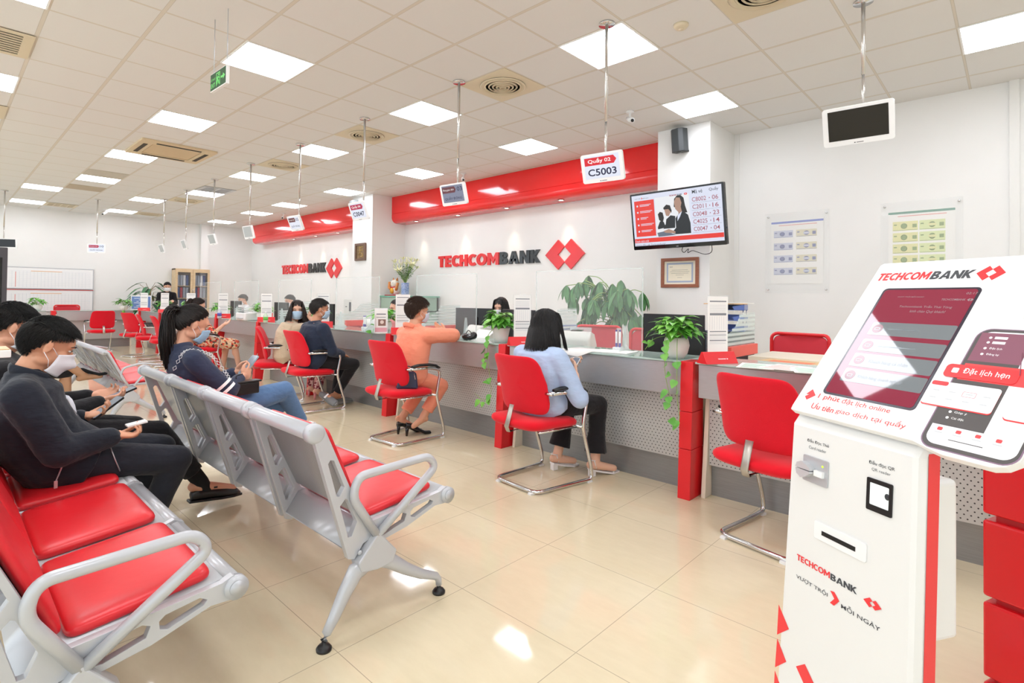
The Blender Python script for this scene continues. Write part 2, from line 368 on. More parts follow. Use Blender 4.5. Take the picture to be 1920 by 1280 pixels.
# ceiling diffusers and vents
BEIGE = mat('aged_beige_plastic', '#ded0b4', .5); SLOT = mat('dark_slot', '#4a443c', .8)
def round_diff(i, j, label, off=(0, 0)):
    x, y = cell(i, j); t = thing('ceiling_diffuser', label, 'ceiling diffuser', (x+off[0], y+off[1], CEIL), group='round ceiling air diffusers')
    MB().box(-.298, .298, -.298, .298, -.006, -.001).build('plate', BEIGE, t)
    m = MB().lathe([(.225, -.007), (.225, -.008)], 28); m.build('duct_opening', SLOT, t)
    for k, r_ in enumerate((.215, .175, .137, .1, .064, .03)):
        MB().lathe([(r_-.008, -.012), (r_-.004, -.018-.003*k), (r_+.012, -.010), (r_+.006, -.008)], 28).build('ring', BEIGE, t)
for i, j, lb in [(-6, 6, 'round beige ceiling diffuser between the two nearest panels of the sign row'), (-10, 6, 'round beige ceiling diffuser behind the rod of counter sign 04'),
                 (-14, 6, 'round beige ceiling diffuser beside the rod of the fourth hanging sign'), (-22, 6, 'small distant round diffuser left of the slatted vent'), (-27, 6, 'farthest round diffuser just before the end wall'), (-2, 6, 'large round diffuser cut by the top edge of the photo')]:
    round_diff(i, j, lb)
t = thing('cassette_air_conditioner', 'beige four-way cassette air conditioner in the ceiling', 'air conditioner', (-8.81, 2.35, CEIL))
bev(MB().prism(rrect(.95, .95, .02), -.028, -.001, 'xy', [rrect(.62, .62, .02)[::-1]]).build('cover', mat('cassette_cover', '#ddc9a4', .45), t), .006)
MB().box(-.3, .3, -.3, .3, -.022, -.004).build('intake_grille', mat('cassette_grille', '#d6be98', .6), t)
for dx, dy, w, h in ((0, .385, .56, .05), (0, -.385, .56, .05), (.385, 0, .05, .56), (-.385, 0, .05, .56)):
    MB().box(dx-w/2, dx+w/2, dy-h/2, dy+h/2, -.033, -.027).build('louver', SLOT, t)
def vent(i, j, label, nx=10, ny=2, m=BEIGE):
    x, y = cell(i, j); t = thing('ceiling_vent', label, 'ceiling vent', (x, y, CEIL), group='slotted ceiling vents')
    MB().box(-.29, .29, -.29, .29, -.006, -.001).build('duct_opening', SLOT, t)
    hs = [rrect(.5/nx*.6, .5/ny*.82, .004, 2, -.25+.5*(a_+.5)/nx, -.25+.5*(b_+.5)/ny)[::-1] for a_ in range(nx) for b_ in range(ny)]
    MB().prism(rrect(.596, .596, .003), -.012, -.006, 'xy', hs).build('grille', m, t)
vent(-10, 0, 'slotted beige ceiling vent by the left edge of the photo', 9, 2); vent(-14, 0, 'second slotted vent at the left edge, beyond the first', 9, 2)
vent(-27, 3, 'slotted vent beside the last panel near the end wall', 12, 4); vent(-19, 6, 'grey slatted vent just behind a light panel of the sign row', 12, 2, GREYP)
x, y = cell(-22, 3); tag(MB().box(x-.29, x+.29, y-.29, y+.29, CEIL-.004, CEIL-.001).build('ceiling_access_panel', mat('tan_panel', '#bfb09a', .7)), 'tan blank access panel in the ceiling past the fourth panel', 'access panel')
x, y = cell(-19, 3); tag(MB().box(x-.29, x+.29, y-.29, y+.29, CEIL-.004, CEIL-.001).build('ceiling_access_panel', mat('pale_panel', '#c9c2b6', .7)), 'pale blank access panel in the ceiling touching a bench-row light', 'access panel')
t = thing('smoke_detector', 'round cream smoke detector on the ceiling right of the sign 02 rod', 'smoke detector', (-1.81, 3.88, CEIL)); MB().lathe([(.055, 0), (.055, -.012), (.042, -.03), (.0, -.034)], 24).build('housing', BEIGE, t); MB().lathe([(.02, -.033), (.018, -.04), (0, -.041)], 16).build('sensor', BEIGE, t)
for (x, y), lb in [((-3.06, 5.31), 'small white security camera on the ceiling left of the wall speaker'), ((-6.64, 6.12), 'small white security camera on the ceiling right of sign 03'), ((-13.3, 6.1), 'tiny white security camera on the ceiling above the far red bulkhead'), ((-16.2, 2.9), 'tiny white security camera near the end wall, right of sign 10')]:
    t = thing('security_camera', lb, 'security camera', (x, y, CEIL), group='white ceiling cameras')
    MB().lathe([(.045, 0), (.045, -.01), (.015, -.016), (.012, -.07)], 16).build('mount', WHITE, t)
    MB().tube([(-.05, .03, -.06), (.02, -.03, -.1), (.06, -.06, -.125)], [.02, .03, .03], 12).build('camera_body', WHITE, t); MB().ell((.07, -.068, -.131), (.018, .018, .018)).build('lens', BLACKG, t)
t = thing('exit_sign', 'green lit EXIT sign hanging from two thin wires', 'exit sign', M=face((-4.23, 1.425, 2.86), R(2), 0))
bev(MB().box(-.19, .19, -.105, .105, -.03, .0).build('housing', WHITE, t), .004)
GRN = mat('exit_green', '#157a3a', .4, emit='#177a3c', es=.35); GLO = mat('exit_glow', '#9cff9c', .4, emit='#8dff8a', es=.9)
m = MB().box(-.18, .18, -.095, .095, 0, .002).mat(1); put_text(m, 'LỐI THOÁT', -.168, .012, .11, .035, .003, .02); put_text(m, 'EXIT', -.168, -.07, .105, .05, .003, .02)
m.prism([(-.04, -.075), (-.04, .075), (.05, .075), (.05, -.075), (.04, -.075), (.04, .065), (-.03, .065), (-.03, -.075)], .002, .003, 'xy')
m.tube([(-.02, -.06, .003), (0, -.01, .003), (.015, .03, .003)], .007, 6); m.tube([(.03, -.06, .003), (.02, -.02, .003), (0, -.01, .003)], .006, 6); m.ell((.018, .048, .003), (.012, .012, .002)); m.tube([(-.02, .01, .003), (.01, .025, .003), (.035, .005, .003)], .005, 6)
m.prism([(.07, -.012), (.07, .012), (.12, .012), (.12, .035), (.165, 0), (.12, -.035), (.12, -.012)], .002, .003, 'xy'); m.build('sign_face', [GRN, GLO], t)
for x in (-.12, .12): MB().tube([(x, .06, -.015), (x, CEIL-2.86, -.015)], .003, 6).build('wire', GREYP, t)
for c_ in [q_ for q_ in C.objects if q_.parent == t and q_.name.split('.')[0] != 'wire']: c_.scale = (.77, .64, .8)
# ---------------------------------------------------------------- counters
PERF = mat('perforated_counter_metal', '#c6c6c4', .35, .35); n = NT(PERF); q = n.xyz()
u = n.m('DIVIDE', q[0], .026); w = n.m('DIVIDE', q[2], .021); par = n.m('MULTIPLY', n.m('MODULO', n.m('FLOOR', n.m('ADD', w, 100)), 2), .5)
fu = n.m('SUBTRACT', n.m('FRACT', n.m('ADD', n.m('ADD', u, par), 500)), .5); fw = n.m('SUBTRACT', n.m('FRACT', n.m('ADD', w, 100)), .5)
dd = n.m('ADD', n.m('POWER', n.m('MULTIPLY', fu, .026), 2), n.m('POWER', n.m('MULTIPLY', fw, .021), 2))
hole = n.m('LESS_THAN', dd, .0036**2); n.col(n.mix(hole, lin('#c2c2c0'), lin('#3b3a3a')))
TOPG = mat('green_glass_ledge', '#c5d9d1', .04, alpha=.82)
def section(loc, w, label, rz=0):
    t = thing('teller_counter', label, 'counter', loc, rz, group='stainless steel teller counters')
    bev(MB().box(.0, w, 0, .03, .645, .858).build('apron_panel', STEEL, t), .003)
    MB().box(.03, w, .10, .115, .205, .645).build('perforated_panel', PERF, t)
    MB().box(.03, w, .145, .16, 0, .205).build('plinth', DSTEEL, t)
    bev(MB().box(-.018, w-.004, -.012, .42, .8595, .872).build('glass_ledge', TOPG, t), .002, 1)
    MB().box(0, w, .03, .42, .845, .858).build('ledge_board', CREAM, t)
    MB().box(.03, w, .16, .98, .735, .76).build('worktop', CREAM, t)
    for x in (0, w-.03): bev(MB().prism([(.045 if x == 0 else .12, 0), (.115, .645), (.16, .645), (.16, .735), (.98, .735), (.98, 0)], x, x+.027, 'yz').build('end_board', CREAM, t), .002, 1)
    return t
PX = [-1.52, -3.15, -4.82, -6.5, -8.19, -9.93, -11.6, -13.3, -14.95]
who = ['right end counter section behind the ticket kiosk', 'counter section where the woman in the blue shirt sits', 'counter section where the person in orange leans', 'counter section where the man in the navy jacket sits', 'counter section right of the fifth red post',
       'counter section beside the person in the floral skirt', 'distant counter section, third from the corner', 'distant counter section, second from the corner', 'farthest counter section, meeting the end counter']
section((-1.455, 3.4, 0), 2.7, who[0])
for i in range(len(PX)-1): section((PX[i+1]+.065, 3.4, 0), PX[i]-.045-(PX[i+1]+.065), who[i+1])
def post(loc, label, rz=0):
    t = thing('counter_post', label, 'post', loc, rz, group='red posts between the counters')
    for k, (z0, z1) in enumerate(((0, .313), (.316, .55), (.553, .872))):
        y = lambda z: .04*z/.87
        m = MB().add([(sx*(.042 if 0 else .041), yy, z) for z in (z0, z1) for yy, sx in ((y(z), -1), (y(z), 1), (.2, 1), (.2, -1))], [(0, 3, 2, 1), (4, 5, 6, 7), (0, 1, 5, 4), (1, 2, 6, 5), (2, 3, 7, 6), (3, 0, 4, 7)])
        bev(m.build('block', REDM, t), .003)
nm = ['nearest red counter post, with pothos leaves hanging beside it', 'red counter post beside the blue-shirted woman\'s chair', 'red counter post under the seat of the person in orange', 'red counter post behind the chair of the man in navy', 'red counter post behind the beige-topped woman\'s chair', 'red counter post beside the floral skirt', 'distant red counter post, third from the corner', 'distant red counter post, second from the corner', 'red counter post at the corner with the end counter']
for x, lb in zip(PX, nm): post((x, 3.335, 0), lb)
section((-15.35, 1.90, 0), 1.45, 'end wall counter section behind the single empty red chair', PI/2)
section((-15.35, .1, 0), 1.62, 'end wall counter section at the left, behind the men\'s heads', PI/2)
post((-15.285, 1.84, 0), 'short looking red post in the end wall counter', PI/2)
# glass fins between teller places
FINB = mat('coral_fin_base', '#ee5a4c', .4)
def fin(x, label, z0=.872):
    t = thing('glass_divider', label, 'glass divider', (x, 3.5, z0), group='striped glass dividers on the counter')
    prof = [(.16, 0), (.16, .15)]+[(.16+.36*math.sin(R(k))*1.0, .15+.16*(1-math.cos(R(k))) ) for k in range(15, 76, 15)]+[(.56, .30), (.66, .31), (.82, .31), (.82, 0)]
    MB().prism(prof, -.004, .004, 'yz').build('glass_pane', GLASS, t)
    m = MB()
    for k in range(7):
        z = .085+k*.032; y0 = .17 if z < .15 else .17+.36*math.sin(math.acos(max(-1, 1-(z-.15)/.16)))
        m.box(-.0055, .0055, y0, .81, z, z+.017)
    m.build('frosted_stripe', FROST, t)
    bev(MB().box(-.022, .022, .3, .83, 0, .075).build('base_rail', FINB, t), .003)
for x, lb in zip(PX[:6], ['striped glass divider beside the tall calendar near the kiosk', 'striped glass divider behind the blue-shirted woman\'s head', 'striped glass divider behind the person in orange', 'striped glass divider right of the man in navy', 'striped glass divider behind the beige-topped woman', 'striped glass divider behind the woman in the floral skirt']):
    fin(x+.1, lb)
# tall clear screens
def screen(x0, x1, label, y=3.62, top=1.5):
    t = thing('acrylic_screen', label, 'acrylic screen', (0, y, .872), group='clear acrylic screens on the counter')
    MB().box(x0, x1, -.003, .003, .02, top-.872).build('pane', ACRYL, t)
    MB().box(x1-.004, x1+.002, -.004, .004, 0, top-.872).box(x0-.002, x0+.004, -.004, .004, 0, top-.872).box(x0, x1, -.004, .004, top-.876, top-.870).build('edge', ACEDGE, t)
    for x in (x0+.12, x1-.15): MB().prism([(-.1, 0), (.1, 0), (.03, .05), (.012, .2), (-.012, .2), (-.03, .05)], x, x+.005, 'yz').build('foot', ACEDGE, t)
screen(-2.98, -1.97, 'clear acrylic screen in front of the pachira tree'); screen(-4.65, -3.72, 'clear acrylic screen beyond the person in orange'); screen(-6.33, -5.35, 'clear acrylic screen beyond the man in navy')
screen(-8.02, -7.0, 'clear acrylic screen behind the beige-topped woman'); screen(-9.75, -8.75, 'clear acrylic screen near the spray bottle'); screen(-11.5, -10.4, 'clear acrylic screen before the binder cabinet')
# ---------------------------------------------------------------- waiting benches
def bench(loc, label, nseat=4, sw=.56, k=1.0, wire=False, arms=True):
    t = thing('waiting_bench', label, 'bench', loc); L = nseat*sw
    P = lambda y, z: ((y-1.19)*k, z*k)
    outer = [(.945, .742), (.918, .765), (.921, .795), (.95, .806), (.982, .79), (1.091, .549), (1.151, .415), (1.174, .403), (1.528, .432), (1.56, .444), (1.59, .43), (1.6, .405), (1.585, .38), (1.551, .375), (1.50, .378), (1.352, .333), (1.236, .315), (1.19, .34), (1.15, .33), (1.113, .282), (1.085, .29), (1.073, .328)]
    h1 = [(.997, .66), (1.006, .672), (1.02, .668), (1.065, .562), (1.045, .532), (1.034, .535)]; h2 = [(1.048, .495), (1.069, .517), (1.078, .512), (1.12, .42), (1.098, .372), (1.083, .372)]
    h3 = [(1.215, .34), (1.21, .36), (1.225, .378), (1.33, .395), (1.35, .385), (1.34, .358), (1.245, .335)]; h4 = [(1.372, .368), (1.37, .388), (1.385, .4), (1.47, .412), (1.49, .4), (1.48, .388), (1.39, .36)]
    plate = lambda x: MB().prism([P(*q) for q in outer], x-.016, x+.010, 'yz', [[P(*q) for q in h][::-1] for h in (h1, h2, h3, h4)])
    def ribs(x, m):
        m.tube([(x,)+P(*q) for q in [(1.058, .47), (1.083, .42), (1.14, .352), (1.30, .375)]], .009, 6); return m
    for i in range(nseat+1):
        x = -i*sw
        if not wire or i in (0, nseat):
            if not wire: bev(plate(x).build('side_plate', GREYP, t), .004, 2)
            else: MB().tube([(x,)+P(*q) for q in [(.95, .78), (.985, .77), (1.1, .54), (1.17, .40), (1.55, .42)]], (.012), 8).build('side_plate', GREYP, t)
        if 0 < i < nseat and not wire:
            x2 = x+.055; bev(MB().prism([P(*q) for q in outer[:8]+[(1.174, .38), (1.15, .33), (1.113, .282), (1.085, .29), (1.073, .328)]], x2-.014, x2+.004, 'yz', [[P(*q) for q in h][::-1] for h in (h1, h2)]).build('side_plate', GREYP, t), .004, 2)
    if wire:
        m = MB()
        for i in range(nseat):
            x0, x1 = -(i+1)*sw+.03, -i*sw-.03; xm = (x0+x1)/2; B = lambda x, s: (x,)+P(.955+.2*s, .76-.36*s)
            for a_, b_ in (((x0, .1), (xm+.06, .98)), ((x1, .1), (xm-.06, .98)), ((x0, .05), (x0, .95)), ((x1, .05), (x1, .95)), ((x0, .9), (xm, .3)), ((x1, .9), (xm, .3)), ((x0, .5), (x1, .75)), ((x0+.1, .05), (x0+.02, .98))): m.tube([B(*a_), B(*b_)], .0032, 5)
            m.tube([B(xm-.1, 1), B(xm, .86), B(xm+.1, 1), B(xm, 1.12), B(xm-.1, 1)], .005, 5)
        m.build('back_wires', GREYP, t)
        MB().tube([(0,)+P(.955, .775), (-L,)+P(.955, .775)], .03*k, 14).build('top_rail', GREYP, t)
    else:
        m = MB().tube([(.0,)+P(.95, .774), (-L,)+P(.95, .774)], .029, 18)
        for i in range(nseat+1):
            x = -i*sw; m.tube([(x-.03,)+P(.95, .774), (x-.024,)+P(.95, .774), (x+.008,)+P(.95, .774), (x+.014,)+P(.95, .774)], [.031, .036, .036, .024], 20)
            if 0 < i < nseat: m.tube([(x+.045,)+P(.95, .774), (x+.062,)+P(.95, .774)], .033, 20)
        m.build('top_rail', GREYP, t)
    PM = GREYPERF
    for i in range(nseat):
        x1 = -i*sw-.014; x0 = -(i+1)*sw+.06
        if wire: x0 = -(i+1)*sw+.012
        m = MB().sh(); pr = [(.968, .788), (.985, .762), (1.03, .66), (1.085, .54), (1.133, .44)]
        for q0, q1 in zip(pr, pr[1:]):
            a_, b_ = P(*q0), P(*q1); m.add([(x0, a_[0], a_[1]), (x1, a_[0], a_[1]), (x1, b_[0], b_[1]), (x0, b_[0], b_[1]), (x0, a_[0]-.003, a_[1]-.001), (x1, a_[0]-.003, a_[1]-.001), (x1, b_[0]-.003, b_[1]-.001), (x0, b_[0]-.003, b_[1]-.001)], [(0, 1, 2, 3), (7, 6, 5, 4), (0, 3, 7, 4), (1, 5, 6, 2)])
        m.build('back_panel', PM, t)
        m = MB().sh(); pr = [(1.083, .322), (1.14, .402), (1.17, .402), (1.35, .415), (1.54, .436)]
        for q0, q1 in zip(pr, pr[1:]):
            a_, b_ = P(*q0), P(*q1); m.add([(x0-.04, a_[0], a_[1]), (x1, a_[0], a_[1]), (x1, b_[0], b_[1]), (x0-.04, b_[0], b_[1]), (x0-.04, a_[0], a_[1]-.004), (x1, a_[0], a_[1]-.004), (x1, b_[0], b_[1]-.004), (x0-.04, b_[0], b_[1]-.004)], [(0, 3, 2, 1), (4, 5, 6, 7), (0, 4, 7, 3), (1, 2, 6, 5)])
        m.tube([(x0-.04,)+P(1.565, .408), (x1+.01,)+P(1.565, .408)], .03*k, 14); m.build('seat_pan', GREYP, t)
        cx = (x0-.03+x1)/2; cw = (x1-x0+.01)/2
        # cushions: rounded slabs
        y0, z0 = P(1.345, .434); ang = math.atan2(.021, .19); sd = .172*k
        o = MB().sup((0, 0, 0), (cw, sd, .025), .14, .3).build('seat_cushion', REDVINYL, t, M=Matrix.Translation((cx, y0, z0)) @ Matrix.Rotation(ang, 4, 'X'))
        y0, z0 = P(1.085, .60); a2 = math.atan2(1.151-.984, .785-.403)
        MB().sup((0, 0, 0), (cw, .021, .196*k), .12, .3).build('back_cushion', REDVINYL, t, M=Matrix.Translation((cx, y0, z0)) @ Matrix.Rotation(a2, 4, 'X'))
    if not wire: MB().tube([(-L-.02,)+P(1.568, .408), (-L+.004,)+P(1.568, .408)], .034, 18).build('seat_end_cap', GREYP, t); MB().tube([(-.004,)+P(1.568, .408), (.02,)+P(1.568, .408)], .034, 18).tube([(.02,)+P(1.568, .408), (.024,)+P(1.568, .408)], .022, 18).build('seat_end_cap', GREYP, t)
    MB().tube([(.0,)+P(1.2, .30), (-L,)+P(1.2, .30)], (.032, .02), 8, up=(0, 0, 1)).build('beam', GREYP, t)
    for x, s_ in ((.0, 1), (-L, -1)):
        if arms:
            if wire: pts = [P(1.199, .36), P(1.095, .52), P(1.12, .60), P(1.30, .64), P(1.48, .60)]
            else: pts = [P(*q) for q in [(1.199, .352), (1.09, .52), (1.112, .592), (1.45, .602), (1.488, .55), (1.205, .352)]]
            MB().tube(arc([(x+s_*.024, y, z) for y, z in pts], .06*k, 7), .0165 if not wire else .011, 12).build('armrest', GREYP, t)
            if wire: MB().tube(arc([(x+s_*.024,)+P(*q) for q in [(1.199, .36), (1.30, .50), (1.46, .56)]], .05), .011, 10).build('armrest', GREYP, t)
        lg = bev(MB().prism([P(*q) for q in [(1.199, .368), (1.285, .272), (1.27, .235), (1.19, .225), (1.125, .235), (1.112, .272)]], min(x-s_*.02, x+s_*.04), max(x-s_*.02, x+s_*.04), 'yz').build('leg_bracket', GREYP, t), .006)
        for c_ in ((1.128, .305), (1.146, .272), (1.25, .262)): MB().lathe([(.009, 0), (.009, .004), (.004, .007)], 10, (x+s_*.018,)+P(c_[0], c_[1]+.0), 'x').build('bolt', GREYP, lg)
        for pts, rr in (([(1.20, .262), (1.115, .235), (1.07, .17), (1.03, .10), (1.0, .055), (.992, .035)], [(.030, .026), (.036, .026), (.028, .021), (.022, .018), (.017, .016), (.014, .014)]),
                        ([(1.19, .262), (1.27, .225), (1.35, .165), (1.43, .115), (1.51, .078), (1.524, .06), (1.527, .035)], [(.030, .026), (.030, .026), (.024, .021), (.02, .018), (.016, .016), (.014, .014), (.013, .013)])):
            l = MB().tube([(x+s_*.01,)+P(*q) for q in pts], rr, 12, up=(0, .4, .9)).build('leg', GREYP, t)
            e_ = P(*pts[-1]); MB().lathe([(.027, 0), (.028, .008), (.02, .018), (.009, .022), (.008, .04)], 18, (x+s_*.01, e_[0], 0)).build('foot_pad', BLACK, l)
    return t
def sup(s, c, r_, e1, e2, n=28, m=14):     # superellipsoid slab
    def sg(v, e): return math.copysign(abs(v)**e, v)
    ax = min(range(3), key=lambda i: r_[i]); o_ = [i for i in range(3) if i != ax]; vs = []; fs = []
    for i in range(m+1):
        t_ = -PI/2+PI*i/m
        for k in range(n):
            a_ = 2*PI*k/n; q = [0, 0, 0]; q[o_[0]] = r_[o_[0]]*sg(math.cos(t_), e2)*sg(math.cos(a_), e1); q[o_[1]] = r_[o_[1]]*sg(math.cos(t_), e2)*sg(math.sin(a_), e1); q[ax] = r_[ax]*sg(math.sin(t_), .8)
            vs.append((q[0]+c[0], q[1]+c[1], q[2]+c[2]))
    for i in range(m):
        for k in range(n): l = (k+1) % n; fs.append((i*n+k, i*n+l, (i+1)*n+l, (i+1)*n+k))
    b_ = s.smooth; s.smooth = True; s.add(vs, fs); s.smooth = b_; return s
MB.sup = sup
bench((-1.79, 1.19, 0), 'grey metal and red vinyl bench in the middle, seen from behind')
b1 = bench((-1.66, .255, 0), 'nearest red vinyl bench, where two men in dark clothes sit')
MB().bx((.046, .0, .255), (.002, .055, .026)).build('asset_sticker', mat('sticker_blue', '#a9d3ee', .5), b1)
bench((-6.3, 1.36, 0), 'farther bench with thin wire back and pinkish red seats', 4, .6, .9, True)
bench((-6.05, .3, 0), 'bench behind the men, where a bare-legged person sits', 3, .56)
# ---------------------------------------------------------------- visitor chairs
def chair_parts(t):
    m = MB(); side = [(.255, -.2, .652), (.255, .06, .645), (.255, .165, .615), (.245, .125, .40), (.24, .225, .10), (.24, .235, .018), (.225, .12, .018), (.215, -.02, .018), (.2, -.27, .018)]
    pts = side+[(-x, y, z) for x, y, z in side[::-1]]; m.tube(arc(pts, .07, 7), .0125, 12)
    m.tube([(-.245, .12, .395), (.245, .12, .395)], .009, 8); m.tube([(-.2, .12, .39), (-.2, -.25, .4)], .008, 6); m.tube([(.2, .12, .39), (.2, -.25, .4)], .008, 6); m.build('frame', CHROME, t)
    for sx in (-1, 1):
        MB().tube([(sx*.255, y, z) for y, z in ((-.17, .672), (-.1, .680), (.02, .676), (.1, .662), (.15, .638))], [(.010, .018), (.013, .024), (.013, .025), (.012, .023), (.008, .016)], 12, up=(0, 0, 1)).build('armrest_pad', BLACK, t)
        MB().tube([(sx*.215, -.205, .652), (sx*.275, -.205, .652)], .011, 10).build('arm_bolt', CHROME, t)
        for y in (.21, -.24): MB().bx((sx*(.235 if y > 0 else .16), y if y > 0 else -.27, .006), (.03, .04, .012)).build('floor_glide', WHITE, t)
    m = MB(); vs = []; N = 16
    o = MB().sup((0, 0, 0), (.235, .235, .042), .35, .45)
    for v in o.v: v.z += .018*(v.y/.235)**2*(-1 if v.y > 0 else .5)+.01*(v.x/.235)**2
    o.build('seat', REDFAB, t, loc=(0, -.10, .432))
    b_ = MB().sup((0, 0, 0), (.222, .022, .205), .28, .35, 36, 10)
    for v in b_.v:
        s_ = (v.z+.205)/.41; v.x *= 1.02-.10*s_**2+.04*math.sin(PI*s_); v.y += .035*(v.x/.22)**2-.03*s_**3+.012*math.sin(PI*s_)
    b_.build('backrest', REDFABB, t, M=Matrix.Translation((0, -.255, .695)) @ Matrix.Rotation(R(13), 4, 'X'))
    MB().tube([(0, -.2, .388), (0, -.335, .385), (0, -.352, .42), (0, -.305, .56)], (.004, .022), 8, up=(0, -1, 0)).build('back_bracket', CHROME if 0 else mat('satin_metal', '#b9b4ab', .35, .7), t)
    return t
ch = thing('visitor_chair', 'red cantilever visitor chair under the person in the orange suit', 'chair', (-3.95, 2.985, 0), R(4), 'red cantilever visitor chairs'); chair_parts(ch)
for x, y, rz, lb in [(-2.38, 2.99, R(-6), 'red cantilever visitor chair under the woman in the blue shirt'), (-5.66, 3.0, R(-1), 'red cantilever visitor chair under the man in the navy jacket'),
                     (-6.45, 3.0, R(-28), 'red visitor chair turned sideways under the woman in beige'), (-9.0, 2.92, R(-8), 'red visitor chair under the person in the floral skirt'),
                     (-.90, 3.18, R(-13), 'empty red visitor chair half hidden by the white kiosk'), (-14.62, 2.57, PI/2+R(2), 'single empty red chair facing the end wall counter'),
                     (-11.75, 2.95, R(-12), 'empty red chair at the counter, second of the distant cluster'), (-10.8, 2.95, R(-6), 'empty red chair just left of the ponytailed woman\'s head'), (-12.85, 2.95, R(20), 'empty red chair seen side-on at the far corner of the counter')]:
    dup(ch, loc=(x, y, 0), rz=rz, label=lb)
def office_chair(loc, rz, label, h=0):
    t = thing('office_chair', label, 'office chair', loc, rz, 'red mesh office chairs behind the counter')
    b_ = MB().sup((0, 0, 0), (.235, .014, .2), .3, .3, 32, 8)
    for v in b_.v: v.y += .06*(v.x/.235)**2
    b_.build('mesh_back', mat('red_see_through_mesh', '#dd3a48', .8), t, loc=(0, -.2, (.76+h)))
    pts = [(x, -.2+.06*(x/.235)**2, (.76+h)+z) for x, z in rrect(.49, .42, .05, 4)]
    MB().tube(pts, .016, 8, closed=True).build('back_frame', REDM, t)
    MB().sup((0, 0, 0), (.23, .22, .04), .4, .5).build('seat', REDFAB, t, loc=(0, .02, .47))
    MB().tube([(0, -.2, .66+h), (0, -.22, .5), (0, -.05, .42)], .02, 8).build('back_support', BLACK, t)
    MB().tube([(0, 0, .1), (0, 0, .44)], .025, 10).build('gas_lift', BLACK, t)
    m = MB()
    for k in range(5): a_ = 2*PI*k/5; m.tube([(0, 0, .11), (.26*math.cos(a_), .26*math.sin(a_), .07)], [.022, .014], 8); m.ell((.26*math.cos(a_), .26*math.sin(a_), .032), (.03, .03, .03), 10, 6)
    m.build('star_base', BLACK, t)
office_chair((-1.42, 5.3, 0), R(172), 'empty red office chair by the poster wall, right of the document trays')
office_chair((-2.62, 4.75, 0), R(165), 'red office chair seen through the clear screen beside the pens')
office_chair((-3.25, 4.95, 0), R(200), 'red office chair behind the banknote counter')
office_chair((-16.5, 2.25, 0), R(-90), 'red office chair behind the end wall counter')
# ---------------------------------------------------------------- wall lettering
BLKG = mat('black_gloss_letters', '#1d1f21', .15, coat=.4); REDL = mat('red_gloss_letters', '#e6262c', .2, coat=.4)
def bank_sign(x0, xs, x1, z0, z1, lx0, lx1, lz0, lz1, label):
    t = thing('bank_sign', label, 'wall sign', (0, YM, 0))
    for nm_, s_, a_, b_, m_ in (('red_lettering', 'TECHCOM', x0, xs, REDL), ('black_lettering', 'BANK', xs+.03, x1, BLKG)):
        mb = MB(); put_block(mb, s_, a_, z0, b_-a_, z1-z0, 0, .03, lambda x, y, z: (x, -z, y)); mb.build(nm_, m_, t)
    for i, nm_ in ((0, 'left_emblem_half'), (1, 'right_emblem_half')):
        MB().prism([(lx0+a*(lx1-lx0), lz0+b*(lz1-lz0)) for a, b in (LOGOL, LOGOR)[i]], -.03, 0, 'xz').build(nm_, REDL, t)
bank_sign(-8.22, -6.575, -5.63, 1.86, 2.08, -5.52, -4.76, 1.735, 2.212, 'large TECHCOMBANK wall sign with red double diamond emblem')
bank_sign(-15.16, -13.6, -12.66, 1.88, 2.13, -12.64, -11.88, 1.72, 2.22, 'smaller looking distant TECHCOMBANK wall sign left of the far pillar')
